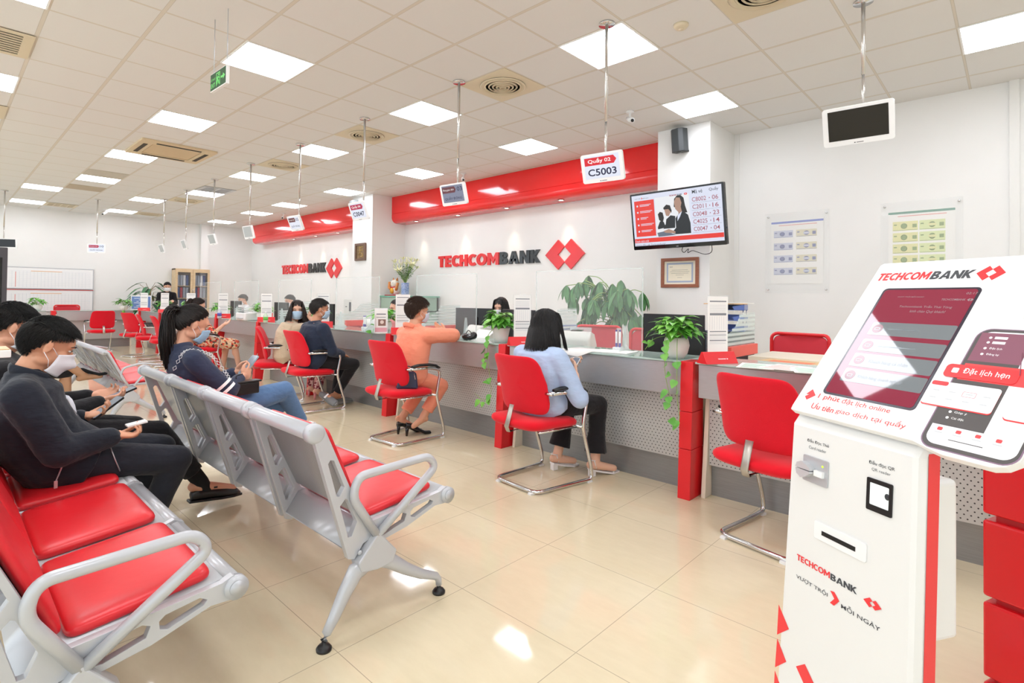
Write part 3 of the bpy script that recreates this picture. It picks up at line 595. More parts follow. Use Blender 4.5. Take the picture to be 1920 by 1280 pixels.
# ---------------------------------------------------------------- hanging number signs
SCR = mat('sign_screen_bright', '#dfe6f5', .25, emit='#e9edfb', es=1.2); SCRD = mat('sign_screen_dim', '#8d93ad', .25, emit='#a3a9c4', es=.7); SCRO = mat('sign_screen_off', '#b7bcbc', .25)
SRED = mat('sign_red', '#d8202c', .4, emit='#ea2030', es=1.1); SREDD = mat('sign_dull_red', '#a8606a', .4, emit='#b05866', es=.3); SINK = mat('sign_navy_ink', '#23284a', .5); SMAG = mat('sign_magenta', '#c22450', .4, emit='#d0285a', es=.9)
def sign(c, yaw, pitch, w, h, label, kind, txt=None, rod=None, m=None):
    t = thing('number_sign', label, 'hanging sign', M=face(c, yaw, pitch), group='hanging counter number signs')
    bev(MB().prism(rrect(w, h, .018), -.028, 0, 'xy').build('housing', WHITE, t), .005, 2)
    sw, sh = w*.84, h*.78; sc = {'on': SCR, 'dim': SCRD, 'off': SCRO, 'black': BLACKG}[kind]
    mb = MB().mat(0); mb.box(-sw/2, sw/2, -sh/2+.008, sh/2+.008, .0005, .0015)
    if txt:
        top, big, style = txt; mb.mat(1); x0, y1 = -sw/2+.004, sh/2
        mb.prism([(x0, y1-.062), (x0, y1-.004), (x0+sw*(.84 if style == 'a' else .6), y1-.004), (x0+sw*(.92 if style == 'a' else .66), y1-.033), (x0+sw*(.84 if style == 'a' else .6), y1-.062)], .0016, .002, 'xy')
        mb.mat(2)
        if style == 'a': put_text(mb, top, x0+sw*.1, y1-.052, sw*.66, .042, .0024, .012)
        else:
            put_text(mb, 'Đang giao dịch', x0+sw*.04, y1-.044, sw*.52, .022, .0024); mb.mat(3); put_text(mb, top, x0+sw*.72, y1-.052, sw*.24, .04, .0024, .006)
        mb.mat(3); put_text(mb, big, -sw*.41, -sh/2+.028, sw*.82, .052 if style == 'a' else .038, .0024, .02 if style == 'a' else .006)
    mb.build('screen', [sc, m or SRED, WHITET, SINK], t)
    mb = MB(); mb.bx((-.02, -h/2+.012, .0005), (.008, .006, .001)); mb.bx((.01, -h/2+.012, .0005), (.04, .004, .001)); mb.build('maker_mark', DARKT, t)
    rx, ry = rod
    Mi = t.matrix_basis.inverted(); top_ = Mi @ Vector((rx, ry, CEIL-.002)); bot = Mi @ Vector((rx, ry, c[2]+h*.40)); mid = Mi @ Vector((rx, ry, c[2]+.35))
    MB().tube([bot, mid], .009, 10).tube([mid, top_], .0125, 10).build('rod', mat('steel_rod', '#d2cec8', .25, .8), t)
    up_ = (top_-mid).normalized(); MB().tube([top_-up_*.012, top_], .06, 24).build('ceiling_flange', CHROME, t)
sign((-2.22, 3.45, 2.252), R(7.7), R(16.7), .333, .216, 'hanging sign reading Quầy 02 and C5003', 'on', ('Quầy 02', 'C5003', 'a'), (-2.21, 3.485))
sign((-3.877, 3.44, 2.255), R(6.4), R(16.5), .312, .205, 'dim hanging sign reading 03 and QUẦY ĐÓNG', 'dim', ('03', 'QUẦY ĐÓNG', 'b'), (-3.85, 3.475), SREDD)
sign((-5.516, 3.42, 2.26), R(3.1), R(21), .309, .218, 'hanging sign reading Quầy 04 and C0047', 'on', ('Quầy 04', 'C0047', 'a'), (-5.46, 3.455), SMAG)
sign((-7.09, 3.41, 2.256), R(5.8), R(23), .29, .212, 'small dim hanging sign reading 05, over the far red bulkhead', 'on', ('05', 'QUẦY ĐÓNG', 'b'), (-7.05, 3.45), SREDD)
sign((-8.66, 3.40, 2.252), R(6), R(15), .28, .208, 'grey blank hanging sign at the left end of the far bulkhead', 'off', None, (-8.68, 3.435))
sign((-10.34, 3.43, 2.253), R(6), R(19), .26, .196, 'grey blank hanging sign, second left of the far bulkhead', 'off', None, (-10.36, 3.465))
sign((-11.87, 3.42, 2.25), R(-4), R(20), .30, .192, 'grey blank hanging sign, third left of the far bulkhead', 'off', None, (-11.87, 3.455))
sign((-13.43, 3.43, 2.257), R(0), R(19), .30, .195, 'grey blank hanging sign, just right of sign 10', 'off', None, (-13.4, 3.465))
sign((-14.57, 2.46, 2.258), R(55), R(2), .36, .202, 'hanging sign reading 10 facing the benches from the end wall', 'on', ('10', 'QUẦY ĐÓNG', 'b'), (-14.62, 2.475), SMAG)
sign((-14.75, .98, 2.26), R(55), R(4), .42, .2, 'hanging sign with a dark screen cut by the left edge', 'black', None, (-14.8, .955))
sign((-.774, 4.38, 2.487), R(4.9), R(24), .411, .263, 'large hanging sign with a switched off black screen, upper right', 'black', None, (-.75, 4.425))
# ---------------------------------------------------------------- television on the near pillar
t = thing('television', 'wall television showing a headset woman and red queue numbers', 'television', M=face((-2.721, 5.727, 2.179), R(-1.6), R(9.4)))
TW, TH = 1.1, .6545
bev(MB().prism(rrect(TW, TH, .012), -.05, 0, 'xy').build('frame', BLACKG, t), .006)
tv = [mat('tv_white', '#dfe4f4', .3, emit='#e3e8fa', es=1.15), mat('tv_red', '#ee3a30', .3, emit='#f03c30', es=1.15), mat('tv_ink_red', '#d66a78', .3, emit='#d8687a', es=.6), mat('tv_dark', '#2c3338', .3, emit='#2c3338', es=.5), mat('tv_skin', '#e2b298', .3, emit='#e6b8a0', es=.6), mat('tv_hair', '#3a322c', .3, emit='#3a322c', es=.4), mat('tv_grey', '#8f9bb0', .3, emit='#95a0b6', es=.5), mat('tv_bg', '#eef0f4', .3, emit='#f2f4f8', es=1.15)]
F = lambda u_, v_: ((u_-.5)*TW, (.5-v_)*TH)
mb = MB().mat(0); mb.box(-TW/2+.02, TW/2-.022, -TH/2+.045, TH/2-.02, .0002, .0010)
def fr(k, u0, v0, u1, v1, z=.0014): a_, b_ = F(u0, v1), F(u1, v0); mb.mat(k).quad((a_[0], a_[1], z), (b_[0], a_[1], z), (b_[0], b_[1], z), (a_[0], b_[1], z))
def fp(k, pts, z=.002): mb.mat(k).add([F(*q)+(z,) for q in pts], [tuple(range(len(pts)))[::-1]])
fr(1, .045, .13, .275, .765); fr(1, .02, .80, .978, .875); fr(7, .285, .11, .655, .79)
for k in range(5):
    v = .2+.113*k; mb.mat(0).prism([(F(.08, v+.02)[0]+.011*math.cos(q_), F(.08, v+.02)[1]+.011*math.sin(q_)) for q_ in [k2*PI/6 for k2 in range(12)]], .0014, .0018, 'xy')
    for q in range(2): fr(0, .108, v+.022*q, .108+[.13, .14, .09, .15, .13][k]-.02*q, v+.010+.022*q, .0018)
x, y = F(.03, .865); put_text(mb.mat(0), 'Danh sách mời', x, y, .17, .026, .0018, .004); x, y = F(.035, .935); put_text(mb.mat(6), 'khách đến với Techcombank!', x, y, .37, .028, .0018, 0)
x, y = F(.45, .12); put_block(mb.mat(2), 'TECHCOM', x, y, .085, .016, .0016, .0004); x, y = F(.535, .12); put_block(mb.mat(6), 'BANK', x, y, .055, .016, .0016, .0004); x, y = F(.605, .13); put_logo(mb.mat(1), x, y, .04, .028, .0016, .0004)
x, y = F(.055, .1); put_text(mb.mat(3), 'VƯỢT TRỘI', x, y, .075, .012, .0018, .01); x, y = F(.15, .1); put_text(mb.mat(3), 'MỖI NGÀY', x, y, .075, .012, .0018, .01); fp(1, [F_ for F_ in ((.13, .075), (.14, .075), (.147, .09), (.14, .105), (.13, .105), (.137, .09))])
x, y = F(.69, .125); put_text(mb.mat(3), 'Mã vé', x, y, .115, .04, .0018, .002); x, y = F(.86, .125); put_text(mb.mat(3), 'Quầy', x, y, .1, .045, .0018, .002)
for k, (s_, n_) in enumerate((('C8002', '06'), ('C2011', '16'), ('C0048', '23'), ('C4025', '14'), ('C0047', '04'))):
    v = .255+.122*k; x, y = F(.685, v); put_text(mb.mat(2), s_, x, y, .155, .046, .0018, .003); x, y = F(.885, v); put_text(mb.mat(2), n_, x, y, .065, .046, .0018, .003); fp(2, [(.855, v-.045), (.866, v-.032), (.855, v-.02)]); fr(6, .675, v+.022, .965, v+.025, .0016)
# headset woman and two colleagues on the screen (flat picture)
fp(5, [(.50, .17), (.53, .12), (.57, .12), (.60, .17), (.61, .3), (.63, .42), (.58, .42), (.49, .3)]); fp(4, [(.495, .22), (.52, .15), (.56, .16), (.575, .25), (.56, .34), (.53, .39), (.505, .34)], .0024); fp(4, [(.53, .36), (.565, .32), (.575, .42), (.54, .46)], .0022)
fp(3, [(.50, .5), (.535, .43), (.585, .39), (.635, .46), (.655, .6), (.655, .77), (.5, .77), (.45, .74), (.5, .66)], .0026); fp(0, [(.525, .45), (.575, .39), (.55, .48), (.52, .55)], .003); fp(4, [(.36, .7), (.42, .67), (.49, .72), (.49, .75), (.38, .73)], .003)
fp(5, [(.375, .3), (.41, .25), (.45, .27), (.465, .36), (.46, .4), (.43, .34), (.38, .33)]); fp(4, [(.385, .33), (.43, .33), (.455, .38), (.43, .45), (.40, .44)], .0022); fp(3, [(.40, .5), (.45, .44), (.5, .46), (.49, .66), (.36, .66), (.39, .58)], .0023)
fp(5, [(.31, .4), (.335, .36), (.365, .38), (.375, .47), (.36, .55), (.32, .5)]); fp(3, [(.30, .62), (.33, .52), (.37, .54), (.39, .64), (.30, .66)], .002); fp(6, [(.29, .72), (.38, .70), (.5, .78), (.3, .79)], .0028)
mb.build('screen', tv, t)
mb = MB(); put_text(mb, 'LG', -.012, -TH/2+.012, .024, .012, .0014, .01); mb.build('maker_mark', GREYP, t)
Mi = t.matrix_basis.inverted()
MB().tube([Mi @ Vector((-2.72, 5.80, 2.18)), Mi @ Vector((-2.86, 6.0, 2.19)), Mi @ Vector((-2.8, 6.19, 2.19))], .02, 8).tube([Mi @ Vector((-2.8, 6.175, 2.19)), Mi @ Vector((-2.8, 6.199, 2.19))], .08, 6).build('wall_bracket', BLACK, t)
cb_ = [Vector(q) for q in ((-2.66, 5.84, 1.93), (-2.72, 5.88, 1.83), (-2.69, 5.88, 1.80), (-2.63, 5.88, 1.86), (-2.655, 5.88, 1.79), (-2.60, 5.88, 1.83), (-2.45, 5.88, 1.77), (-2.37, 5.88, 1.79), (-2.37, 5.85, 1.93))]
MB().tube([Mi @ q for q in arc(cb_, .05, 5)], .004, 6).build('cable', BLACK, t)
# ---------------------------------------------------------------- things on the pillars and walls
t = thing('wall_speaker', 'black loudspeaker high on the near white pillar', 'speaker', M=face((-2.88, 6.08, 3.16), R(-12), R(6)))
bev(MB().add([(x, y, z) for y in (-.135, .135) for x, z in ((-.085, -.1), (-.085, -.01), (-.045, .03), (.045, .03), (.085, -.01), (.085, -.1))], [(0, 1, 2, 3, 4, 5), (11, 10, 9, 8, 7, 6)]+[(i, i+6, (i+1) % 6+6, (i+1) % 6) for i in range(6)]).build('cabinet', mat('speaker_grey', '#3c4042', .5), t), .006)
MB().bx((.03, -.13, -.06), (.08, .02, .13)).build('bracket', BLACK, t)
t = thing('wall_speaker', 'small grey loudspeaker on the far pillar, behind sign 04', 'speaker', M=face((-9.9, 6.0, 3.13), R(-10), R(6)))
bev(MB().prism(rrect(.19, .26, .02), -.1, .02, 'xy').build('cabinet', mat('speaker_light_grey', '#8f9698', .5), t), .006); MB().bx((0, .0, -.115), (.05, .1, .03)).build('bracket', BLACK, t)
t = thing('framed_certificate', 'brown framed certificate on the pillar under the television', 'picture', M=face((-2.885, 6.197, 1.597)))
bev(MB().prism([(-.235, -.178), (.235, -.178), (.235, .178), (-.235, .178)], 0, .022, 'xy', [[(-.195, -.138), (-.195, .138), (.195, .138), (.195, -.138)]]).build('frame', WOOD, t), .004)
mb = MB().mat(0); mb.box(-.197, .197, -.14, .14, .003, .006); mb.mat(1).prism([(-.165, -.118), (.165, -.118), (.165, .118), (-.165, .118)], .006, .0068, 'xy', [[(-.145, -.098), (-.145, .098), (.145, .098), (.145, -.098)]]); mb.mat(0).box(-.145, .145, -.098, .098, .006, .0066)
put_text(mb.mat(2), 'RVI', -.125, .06, .035, .018, .0072, .01)
for k, (w_, y_) in enumerate(((.2, .03), (.24, .01), (.22, -.01), (.1, -.03), (.06, -.06))): mb.mat(2).box(-w_/2, w_/2, y_, y_+.0035, .0068, .0072)
mb.build('certificate', [mat('cream_certificate', '#efe6cf', .7), mat('blue_border', '#a7b2c6', .7), mat('faint_ink', '#98948a', .7)], t)
t = thing('wall_plaque', 'small brown framed golden plaque on the far pillar', 'plaque', M=face((-9.75, 6.127, 2.19)))
bev(MB().prism(rrect(.4, .36, .01), 0, .03, 'xy', [rrect(.3, .27, .005)[::-1]]).build('frame', mat('plaque_brown', '#6d5242', .5), t), .005); mb = MB().mat(0); mb.box(-.16, .16, -.145, .145, .004, .012); [mb.mat(1).tube([V0 for V0 in [Vector((x0_, y0_, .014)), Vector((x0_+dx_*.6, y0_+dy_*.4, .015)), Vector((x0_+dx_, y0_+dy_, .014))]], .006, 6) for x0_, y0_, dx_, dy_ in ((-.08, .09, .15, .01), (-.02, .12, .01, -.2), (-.08, .02, .16, .02), (-.09, -.06, .09, .07), (.02, -.01, .08, -.08), (-.03, -.1, .1, .01))]; mb.build('plate', [mat('bronze_plate', '#8a6f4e', .4, .4), mat('gold_leaf', '#c9a964', .35, .6)], t)
def note_poster(x0, x1, z0, z1, label, band, notes, warm):
    cx_, cz = (x0+x1)/2, (z0+z1)/2; w, h = x1-x0, z1-z0; t = thing('banknote_poster', label, 'poster', M=face((cx_, YM-.002, cz)))
    MB().prism(rrect(w, h, .006), .018, .023, 'xy').build('acrylic_board', mat('poster_acrylic', '#eef2ef', .03, alpha=.07), t)
    for sx in (-1, 1):
        for sy in (-1, 1): MB().lathe([(.011, 0), (.011, .028), (.008, .032), (0, .033)], 12, (sx*(w/2-.03), sy*(h/2-.04), 0)).build('standoff', CHROME, t)
    mb = MB().mat(0); pw, ph = w-.12, h-.2; y1 = ph/2+.01; mb.box(-pw/2, pw/2, y1-ph, y1, .001, .003)
    mb.mat(1).box(-pw/2+.0, pw/2, y1-.035, y1-.012, .003, .0036); mb.mat(5).box(-pw*.35, pw*.38, y1-.062, y1-.054, .003, .0035)
    for k in range(notes):
        y_ = y1-.16-k*(ph-.16)/notes*1.0; nh = .082 if not warm else .095
        for q, (a_, b_) in enumerate(((-.45, -.07), (-.01, .38)) if not warm else ((-.43, -.04), (-.02, .36))):
            xa, xb = a_*pw, b_*pw; mb.mat(2 if q == 0 else 3).box(xa, xb, y_-nh/2, y_+nh/2, .003, .0036)
            mb.mat(4); c_ = xa+(xb-xa)*(.45 if q == 0 else .5); mb.ell((c_, y_, .0037), ((xb-xa)*.13, nh*.3, .0004), 14, 4); mb.box(xa+.01, xa+.035, y_+.008, y_+.02, .0036, .004); mb.box(xb-.045, xb-.01, y_-.02, y_+.016, .0036, .0039); mb.box(xa+.004, xb-.004, y_-nh/2+.003, y_-nh/2+.007, .0036, .004)
            if q: mb.mat(2).box(c_-.03, c_+.03, y_-.012, y_+.012, .0038, .0042)
    mb.build('poster_sheet', [PAPER, band, notes_m[warm][0], notes_m[warm][1], notes_m[warm][2], mat('pink_ink', '#e9a9a4', .7)], t)
notes_m = {0: (mat('note_bluegrey', '#cfd2e0', .8), mat('note_straw', '#e2dcc4', .8), mat('note_ink_blue', '#8f93b4', .8)), 1: (mat('note_yellow', '#e6e3ae', .8), mat('note_lime', '#dfe7b4', .8), mat('note_ink_green', '#9aab80', .8))}
note_poster(-2.155, -1.49, 1.365, 2.31, 'acrylic poster of bluish banknotes on the right wall', mat('band_blue', '#8a94cf', .7), 4, 0)
note_poster(-1.015, -.36, 1.365, 2.31, 'acrylic poster of yellow green banknotes above the kiosk', mat('band_green', '#7fa596', .7), 5, 1)
# whiteboards on the end wall
def wboard(z0, z1, label):
    t = thing('whiteboard', label, 'whiteboard', M=face((XW+.02, 1.93, (z0+z1)/2), PI/2)); h = z1-z0; w = 1.9
    MB().prism(rrect(w, h, .01), 0, .02, 'xy', [rrect(w-.03, h-.03, .005)[::-1]]).build('frame', GREYP, t)
    mb = MB().mat(0); mb.box(-w/2+.01, w/2-.01, -h/2+.01, h/2-.01, 0, .012)
    mb.mat(1)
    for k in range(15): mb.box(-w/2+.25, w/2-.06, -h/2+.04+k*h*.054, -h/2+.043+k*h*.054, .012, .0125)
    for k in range(22): mb.box(-w/2+.3+k*.068, -w/2+.303+k*.068, -h/2+.04, h/2-.1, .012, .0125)
    mb.mat(2)
    for k in range(7): mb.box(-w/2+.05, -w/2+.18, -h/2+.06+k*.055, -h/2+.068+k*.055, .0125, .013)
    mb.box(-w/2+.36, -w/2+.375, -h/2+.04, h/2-.12, .0125, .013)
    mb.mat(3).box(-w/2+.05, -w/2+.18, h/2-.12, h/2-.05, .0125, .013)
    mb.mat(4).box(-.3, .3, h/2-.1, h/2-.085, .0125, .013); mb.build('board', [WHITEG, mat('board_lines', '#c7cdd3', .6), mat('board_red', '#e9a6a0', .6), mat('yellow_note', '#f5df7a', .7), mat('board_orange', '#e6b27c', .6)], t)
    return t
wboard(1.365, 1.89, 'upper whiteboard with a planning table on the end wall')
t = wboard(.80, 1.345, 'lower whiteboard with a planning table on the end wall'); MB().box(-.95, .95, .262, .274, .0, .03).build('red_rail', REDM, t)
# binder cabinet
t = thing('filing_cabinet', 'pale wood cabinet with two glass doors and binders by the end wall', 'cabinet', M=face((-17.0, 5.15, 0), PI/2)); WP = mottled('pale_beech', '#e0c7a2', '#d6ba92', 7, .45, 0, (1, 6, 1))
mb = MB(); w, h = .9, 2.0
mb.box(-w/2, -w/2+.03, 0, h, -.33, 0).box(w/2-.03, w/2, 0, h, -.33, 0).box(-w/2, w/2, h-.03, h, -.33, .01).box(-w/2, w/2, 0, .08, -.33, 0).box(-w/2, w/2, 0, h, -.34, -.325)
for y_ in (.8, 1.15, 1.5): mb.box(-w/2+.03, w/2-.03, y_, y_+.02, -.32, -.02)
mb.build('carcass', WP, t)
for s_ in (-1, 1):
    x0, x1 = (-w/2, -.003) if s_ < 0 else (.003, w/2)
    d = MB().prism([(x0, .8), (x1, .8), (x1, h-.03), (x0, h-.03)], 0, .02, 'xy', [[(x0+.06, .87), (x0+.06, h-.1), (x1-.06, h-.1), (x1-.06, .87)]]).build('glass_door', WP, t)
    MB().box(x0+.05, x1-.05, .86, h-.09, .006, .01).build('door_glass', mat('dark_glass', '#8b96a2', .04, alpha=.12), d); MB().tube([(-s_*-.02, 1.3, .03), (-s_*-.02, 1.42, .03)], .006, 6).build('handle', CHROME, d)
    d = MB().prism([(x0, .09), (x1, .09), (x1, .79), (x0, .79)], 0, .02, 'xy').build('door', WP, t); MB().tube([(s_*.03, .5, .03), (s_*.03, .6, .03)], .006, 6).build('handle', CHROME, d)
BC = [mat('binder_navy', '#4a5888', .5), mat('binder_white', '#ededf0', .5), mat('binder_grey', '#a5acb9', .5), mat('binder_red', '#b8343c', .5)]
bd = None; k = 0
for y_, (xs_) in ((1.17, (-.38, .38)), (.82, (-.38, .38)), (1.52, (-.38, .38))):
    x = xs_[0]
    while x < xs_[1]-.06:
        if abs(x+.03) > .06:
            hh = .3 if y_ > 1 else .29; o = bev(MB().box(0, .06, 0, hh, -.24, 0).build('binder', BC[(k*7+(k//3)) % 4], None, M=face((-17.0, 5.15, 0), PI/2) @ Matrix.Translation((x, y_+.002, -.05))), .004)
            nb = nb+1 if 'nb' in dir() and lasty == y_ else 1; lasty = y_
            tag(o, '%s ring binder, %s from the left on the %s shelf of the glass cabinet' % (('navy', 'white', 'grey', 'red')[(k*7+(k//3)) % 4], ORD[nb-1], 'middle' if 1.1 < y_ < 1.2 else ('lowest' if y_ < 1 else 'top')), 'binder', 'ring binders in the glass cabinet')
        x += .075; k += 1
# ---------------------------------------------------------------- ticket kiosk
KY = R(-30.3); KO = Vector((-.2965, 1.5875, 0))
k = thing('ticket_kiosk', 'white leaning ticket kiosk with red touchscreen in the right foreground', 'kiosk', M=face(KO, KY))
KW = mat('kiosk_white', '#f2f1f0', .3); KB = mat('kiosk_body', '#e9e8e5', .4); KR = mat('kiosk_red', '#ef3b3f', .35); KRR = mat('kiosk_red_text', '#ec5250', .5)
# body: lofted outline, x across, y up, z out; leaning slightly
lean = math.tan(R(2.2))
def sec(y, x0, x1, zf, zb, r_=.035):
    return [(x0, y, zb), (x0, y, zf-.012), (x0+.012, y, zf), (x1-r_, y, zf), (x1-r_*.4, y, zf-r_*.25), (x1, y, zf-r_), (x1, y, zb)]
ZF = lambda y: .052*(.958-y)
secs = [sec(y_, -.18-.02*(1-y_/.96), .172+.012*(1-y_/.96), ZF(y_), ZF(y_)-.058, .018) for y_ in (.03, .4, .85, .925)]+[sec(.965, -.18, .172, -.03, -.06, .018)]
mb = MB(); N_ = 7
vs = [q for s_ in secs for q in s_]; fs = []
for i in range(len(secs)-1):
    for j in range(N_): l = (j+1) % N_; fs.append((i*N_+j, i*N_+l, (i+1)*N_+l, (i+1)*N_+j))
mb.add(vs, fs+[tuple(range(N_)), tuple(range((len(secs)-1)*N_, len(secs)*N_))[::-1]]); bev(mb.build('body', KB, k), .002, 2, 50)
mb = MB()
for y0, y1 in ((.03, .4), (.4, .85), (.85, .935)):
    X = lambda y: .1732+.012*(1-y/.96)
    mb.quad((X(y0), y0, ZF(y0)-.022), (X(y0), y0, ZF(y0)-.056), (X(y1), y1, ZF(y1)-.056), (X(y1), y1, ZF(y1)-.022))
mb.build('red_side_stripe', KR, k)
bev(MB().box(-.1, .1, .46, .84, -.22, -.03).build('printer_box', WHITE, k), .012, 3)
mb = MB(); bev(MB().box(-.22, .2, 0, .03, -.32, .12).build('floor_plate', KW, k), .004)
# body decals: frame on the front surface
BLK = [DARKT, mat('grey_print', '#77797c', .6), KR]
BD = Matrix.Translation((0, .958, 0)) @ Matrix.Rotation(-math.atan(.052), 4, 'X') @ Matrix.Translation((0, 0, .0004))
mb = MB()
put_text(mb.mat(0), 'Đầu Đọc Thẻ', -.1224, -.071, .0675, .0115, .0006, .004); put_text(mb, 'Đầu đọc QR', .0548, -.0775, .063, .0115, .0006, .004); put_text(mb.mat(1), 'Card reader', -.1162, -.086, .0535, .008); put_text(mb, 'QR reader', .0625, -.091, .046, .008); mb.build('reader_captions', BLK, k, M=BD); mb = MB()
put_block(mb.mat(2), 'TECHCOM', -.1388, -.392, .102, .0155, .0003, .0006, None, 0, .18); put_block(mb.mat(0), 'BANK', -.0345, -.3935, .072, .0155, .0003, .0006, None, 0, .18); mb.build('brand_lettering', BLK, k, M=BD); mb = MB(); put_logo(mb.mat(2), .0555, -.405, .044, .022); mb.build('brand_emblem', BLK, k, M=BD); mb = MB()
put_text(mb.mat(0), 'VƯỢT TRỘI', -.1388, -.4425, .098, .0145, .0006, .003); put_text(mb, 'MỖI NGÀY', -.002, -.4465, .1, .0155, .0006, .003)
mb.mat(2).prism([(-.033, -.4205), (-.022, -.4185), (-.0075, -.4335), (-.021, -.4515), (-.033, -.4505), (-.021, -.4345)], .0004, .001, 'xy')
mb.build('slogan_lettering', BLK, k, M=BD); mb = MB().mat(2)
for P_ in ([(-.193, -.542), (-.155, -.5875), (-.194, -.625)], [(-.193, -.635), (-.159, -.6775), (-.196, -.716)], [(-.1263, -.6682), (-.0993, -.6451), (-.045, -.70), (-.0712, -.725)], [(-.196, -.725), (-.17, -.76), (-.197, -.80)]): mb.prism(P_, .0004, .001, 'xy')
mb.build('red_pattern', BLK, k, M=BD)
rd = bev(MB().prism(rrect(.077, .068, .004, 3, -.0912, -.1385), 0, .004, 'xy').build('card_reader', mat('reader_metal', '#bfc0c3', .3, .3), k, M=BD), .001)
MB().prism([(-.135, -.1385), (-.131, -.126), (-.118, -.120), (-.1, -.125), (-.09, -.1335), (-.09, -.1385)], .002, .024, 'xy').prism([(-.135, -.141), (-.131, -.155), (-.118, -.163), (-.105, -.158), (-.09, -.146), (-.09, -.141)], .002, .024, 'xy').build('card_mouth', mat('reader_metal_light', '#cfd0d3', .25, .3), rd)
MB().box(-.088, -.062, -.150, -.135, .004, .012).build('chip_slot', WHITE, rd); MB().ell((-.068, -.1215, .0045), (.003, .003, .001)).build('status_light', mat('led_green', '#c9f53a', .4, emit='#c8ff40', es=2), rd)
MB().prism(rrect(.062, .075, .003, 3, .0845, -.145), 0, .003, 'xy', [rrect(.047, .051, .002, 2, .0845, -.143)[::-1]]).build('scanner_frame', BLACK, k, M=BD); sp = MB().box(.061, .108, -.1685, -.1175, .0005, .0014).build('scanner_window', mat('scanner_glow', '#ffffff', .2, emit='#fbfffb', es=1.3), k, M=BD); MB().ell((.1035, -.139, .0016), (.0065, .0075, .001)).build('scanner_lens', mat('lens_dark', '#3d4145', .2), sp)
sl = bev(MB().prism(rrect(.146, .045, .005, 3, -.0138, -.2872), 0, .0035, 'xy').build('ticket_slot', KW, k, M=BD), .001); MB().box(-.063, .032, -.2945, -.2835, .0036, .0042).build('slot_opening', BLACK, sl)
# head plate: frame centred on the screen
PM_ = face(Vector((-.215, 1.709, 1.162)), KY, R(-37.9)); PL = k.matrix_basis.inverted() @ PM_
out = [(-.188, -.235), (-.186, -.249), (.15, -.252), (.178, -.259), (.215, -.2665), (.303, -.2665), (.325, -.258), (.341, -.24), (.345, -.21), (.345, .055), (.335, .072), (.24, .08), (.228, .095), (.228, .27), (.22, .278), (-.172, .278), (-.18, .27)]
bev(MB().prism(out, -.022, 0, 'xy').build('head_plate', KW, k, M=PL), .003)
mb = MB(); hb = [(-.16, -.23), (.15, -.23), (.15, .25), (-.16, .25)]
bev(MB().prism([(.165, .93), (.165, .99), (-.1, 1.36), (-.17, 1.33), (-.2, 1.0), (-.19, .93)][::-1] if 0 else [(-.045, .93), (-.03, .97), (-.17, 1.15), (-.30, 1.33), (-.34, 1.28), (-.2, .93)], -.15, .14, 'yz').xf(Matrix(((1, 0, 0, 0), (0, 0, 1, 0), (0, 1, 0, 0), (0, 0, 0, 1)))).build('head_housing', KW, k), .006)
mb = MB().mat(0); mb.prism(rrect(.244, .362, .012), -.001, .0012, 'xy'); mb.build('screen_bezel', [mat('bezel_dark', '#3a3440', .2)], k, M=PL)
KS = [mat('kiosk_screen_red', '#b83a56', .03, emit='#cf4a68', es=.62), mat('kiosk_button_grey', '#a9b0b4', .03, emit='#b4bcc0', es=.62), mat('kiosk_screen_white', '#f0d0d8', .05, emit='#f6dce2', es=.5), mat('kiosk_button_ink', '#7c858a', .1), mat('kiosk_icon_red', '#d85a70', .1, emit='#d85a70', es=.3)]
mb = MB().mat(0); mb.prism(rrect(.232, .35, .009), .0012, .0018, 'xy')
for y_, hh in ((.041, .043), (-.0145, .04), (-.0635, .043), (-.113, .042)): mb.mat(1).prism(rrect(.21, hh, .004, 3, .011, y_), .0018, .0022, 'xy')
for y_ in (-.0635, -.113, .041, -.0145): mb.mat(4).prism(rrect(.028, .028, .0139, 6, -.073, y_), .0022, .0024, 'xy'); mb.mat(1).prism(rrect(.015, .009, .002, 2, -.073, y_-.001), .0024, .0026, 'xy', [rrect(.011, .005, .001, 2, -.073, y_-.001)[::-1]])
put_text(mb.mat(3), 'Khách hàng doanh nghiệp', -.05, -.121, .115, .0125, .0024, .002); put_text(mb, 'Khách hàng cá nhân', -.045, -.0715, .1, .0125, .0024, .002); mb.box(-.045, .05, -.0165, -.0135, .0022, .0024).box(-.045, .035, .0395, .0425, .0022, .0024)
put_text(mb.mat(2), '02:17', .094, .158, .024, .0065, .0024); put_text(mb, 'TECHCOMBANK', .045, .1385, .055, .006, .0024, .01); put_logo(mb, .103, .137, .014, .0085, .0022, .0002); put_text(mb, 'VƯỢT TRỘI MỖI NGÀY', -.07, .147, .07, .006, .0024, .004)
put_text(mb, 'Techcombank Trần Thái Tông', -.05, .112, .13, .0105, .0024, .001); put_text(mb, 'kính chào Quý khách!', -.015, .096, .085, .0105, .0024, .001); mb.build('touchscreen', KS, k, M=PL)
mb = MB(); put_block(mb.mat(0), 'TECHCOM', -.163, .211, .142, .0265, .0003, .0006, None, .12, .2); put_block(mb.mat(1), 'BANK', -.016, .211, .098, .0265, .0003, .0006, None, .12, .2)
HLK = [KR, DARKT, KRR, KR]; mb.build('head_brand_lettering', HLK, k, M=PL); mb = MB().mat(3)
mb.prism([(.0895, .225), (.1105, .2475), (.1205, .2365), (.109, .225), (.1205, .2135), (.1105, .2025)], .0004, .0012, 'xy'); mb.prism([(.151, .225), (.130, .2475), (.1205, .2365), (.132, .225), (.1205, .2135), (.130, .2025)], .0004, .0012, 'xy')
mb.build('head_emblem', HLK, k, M=PL); mb = MB().mat(3); mb.prism([(-.1645, -.1935), (-.1535, -.1835 if 0 else -.176), (-.136, -.192), (-.1545, -.2105), (-.1645, -.2015), (-.1545, -.1925)], .0004, .0012, 'xy')
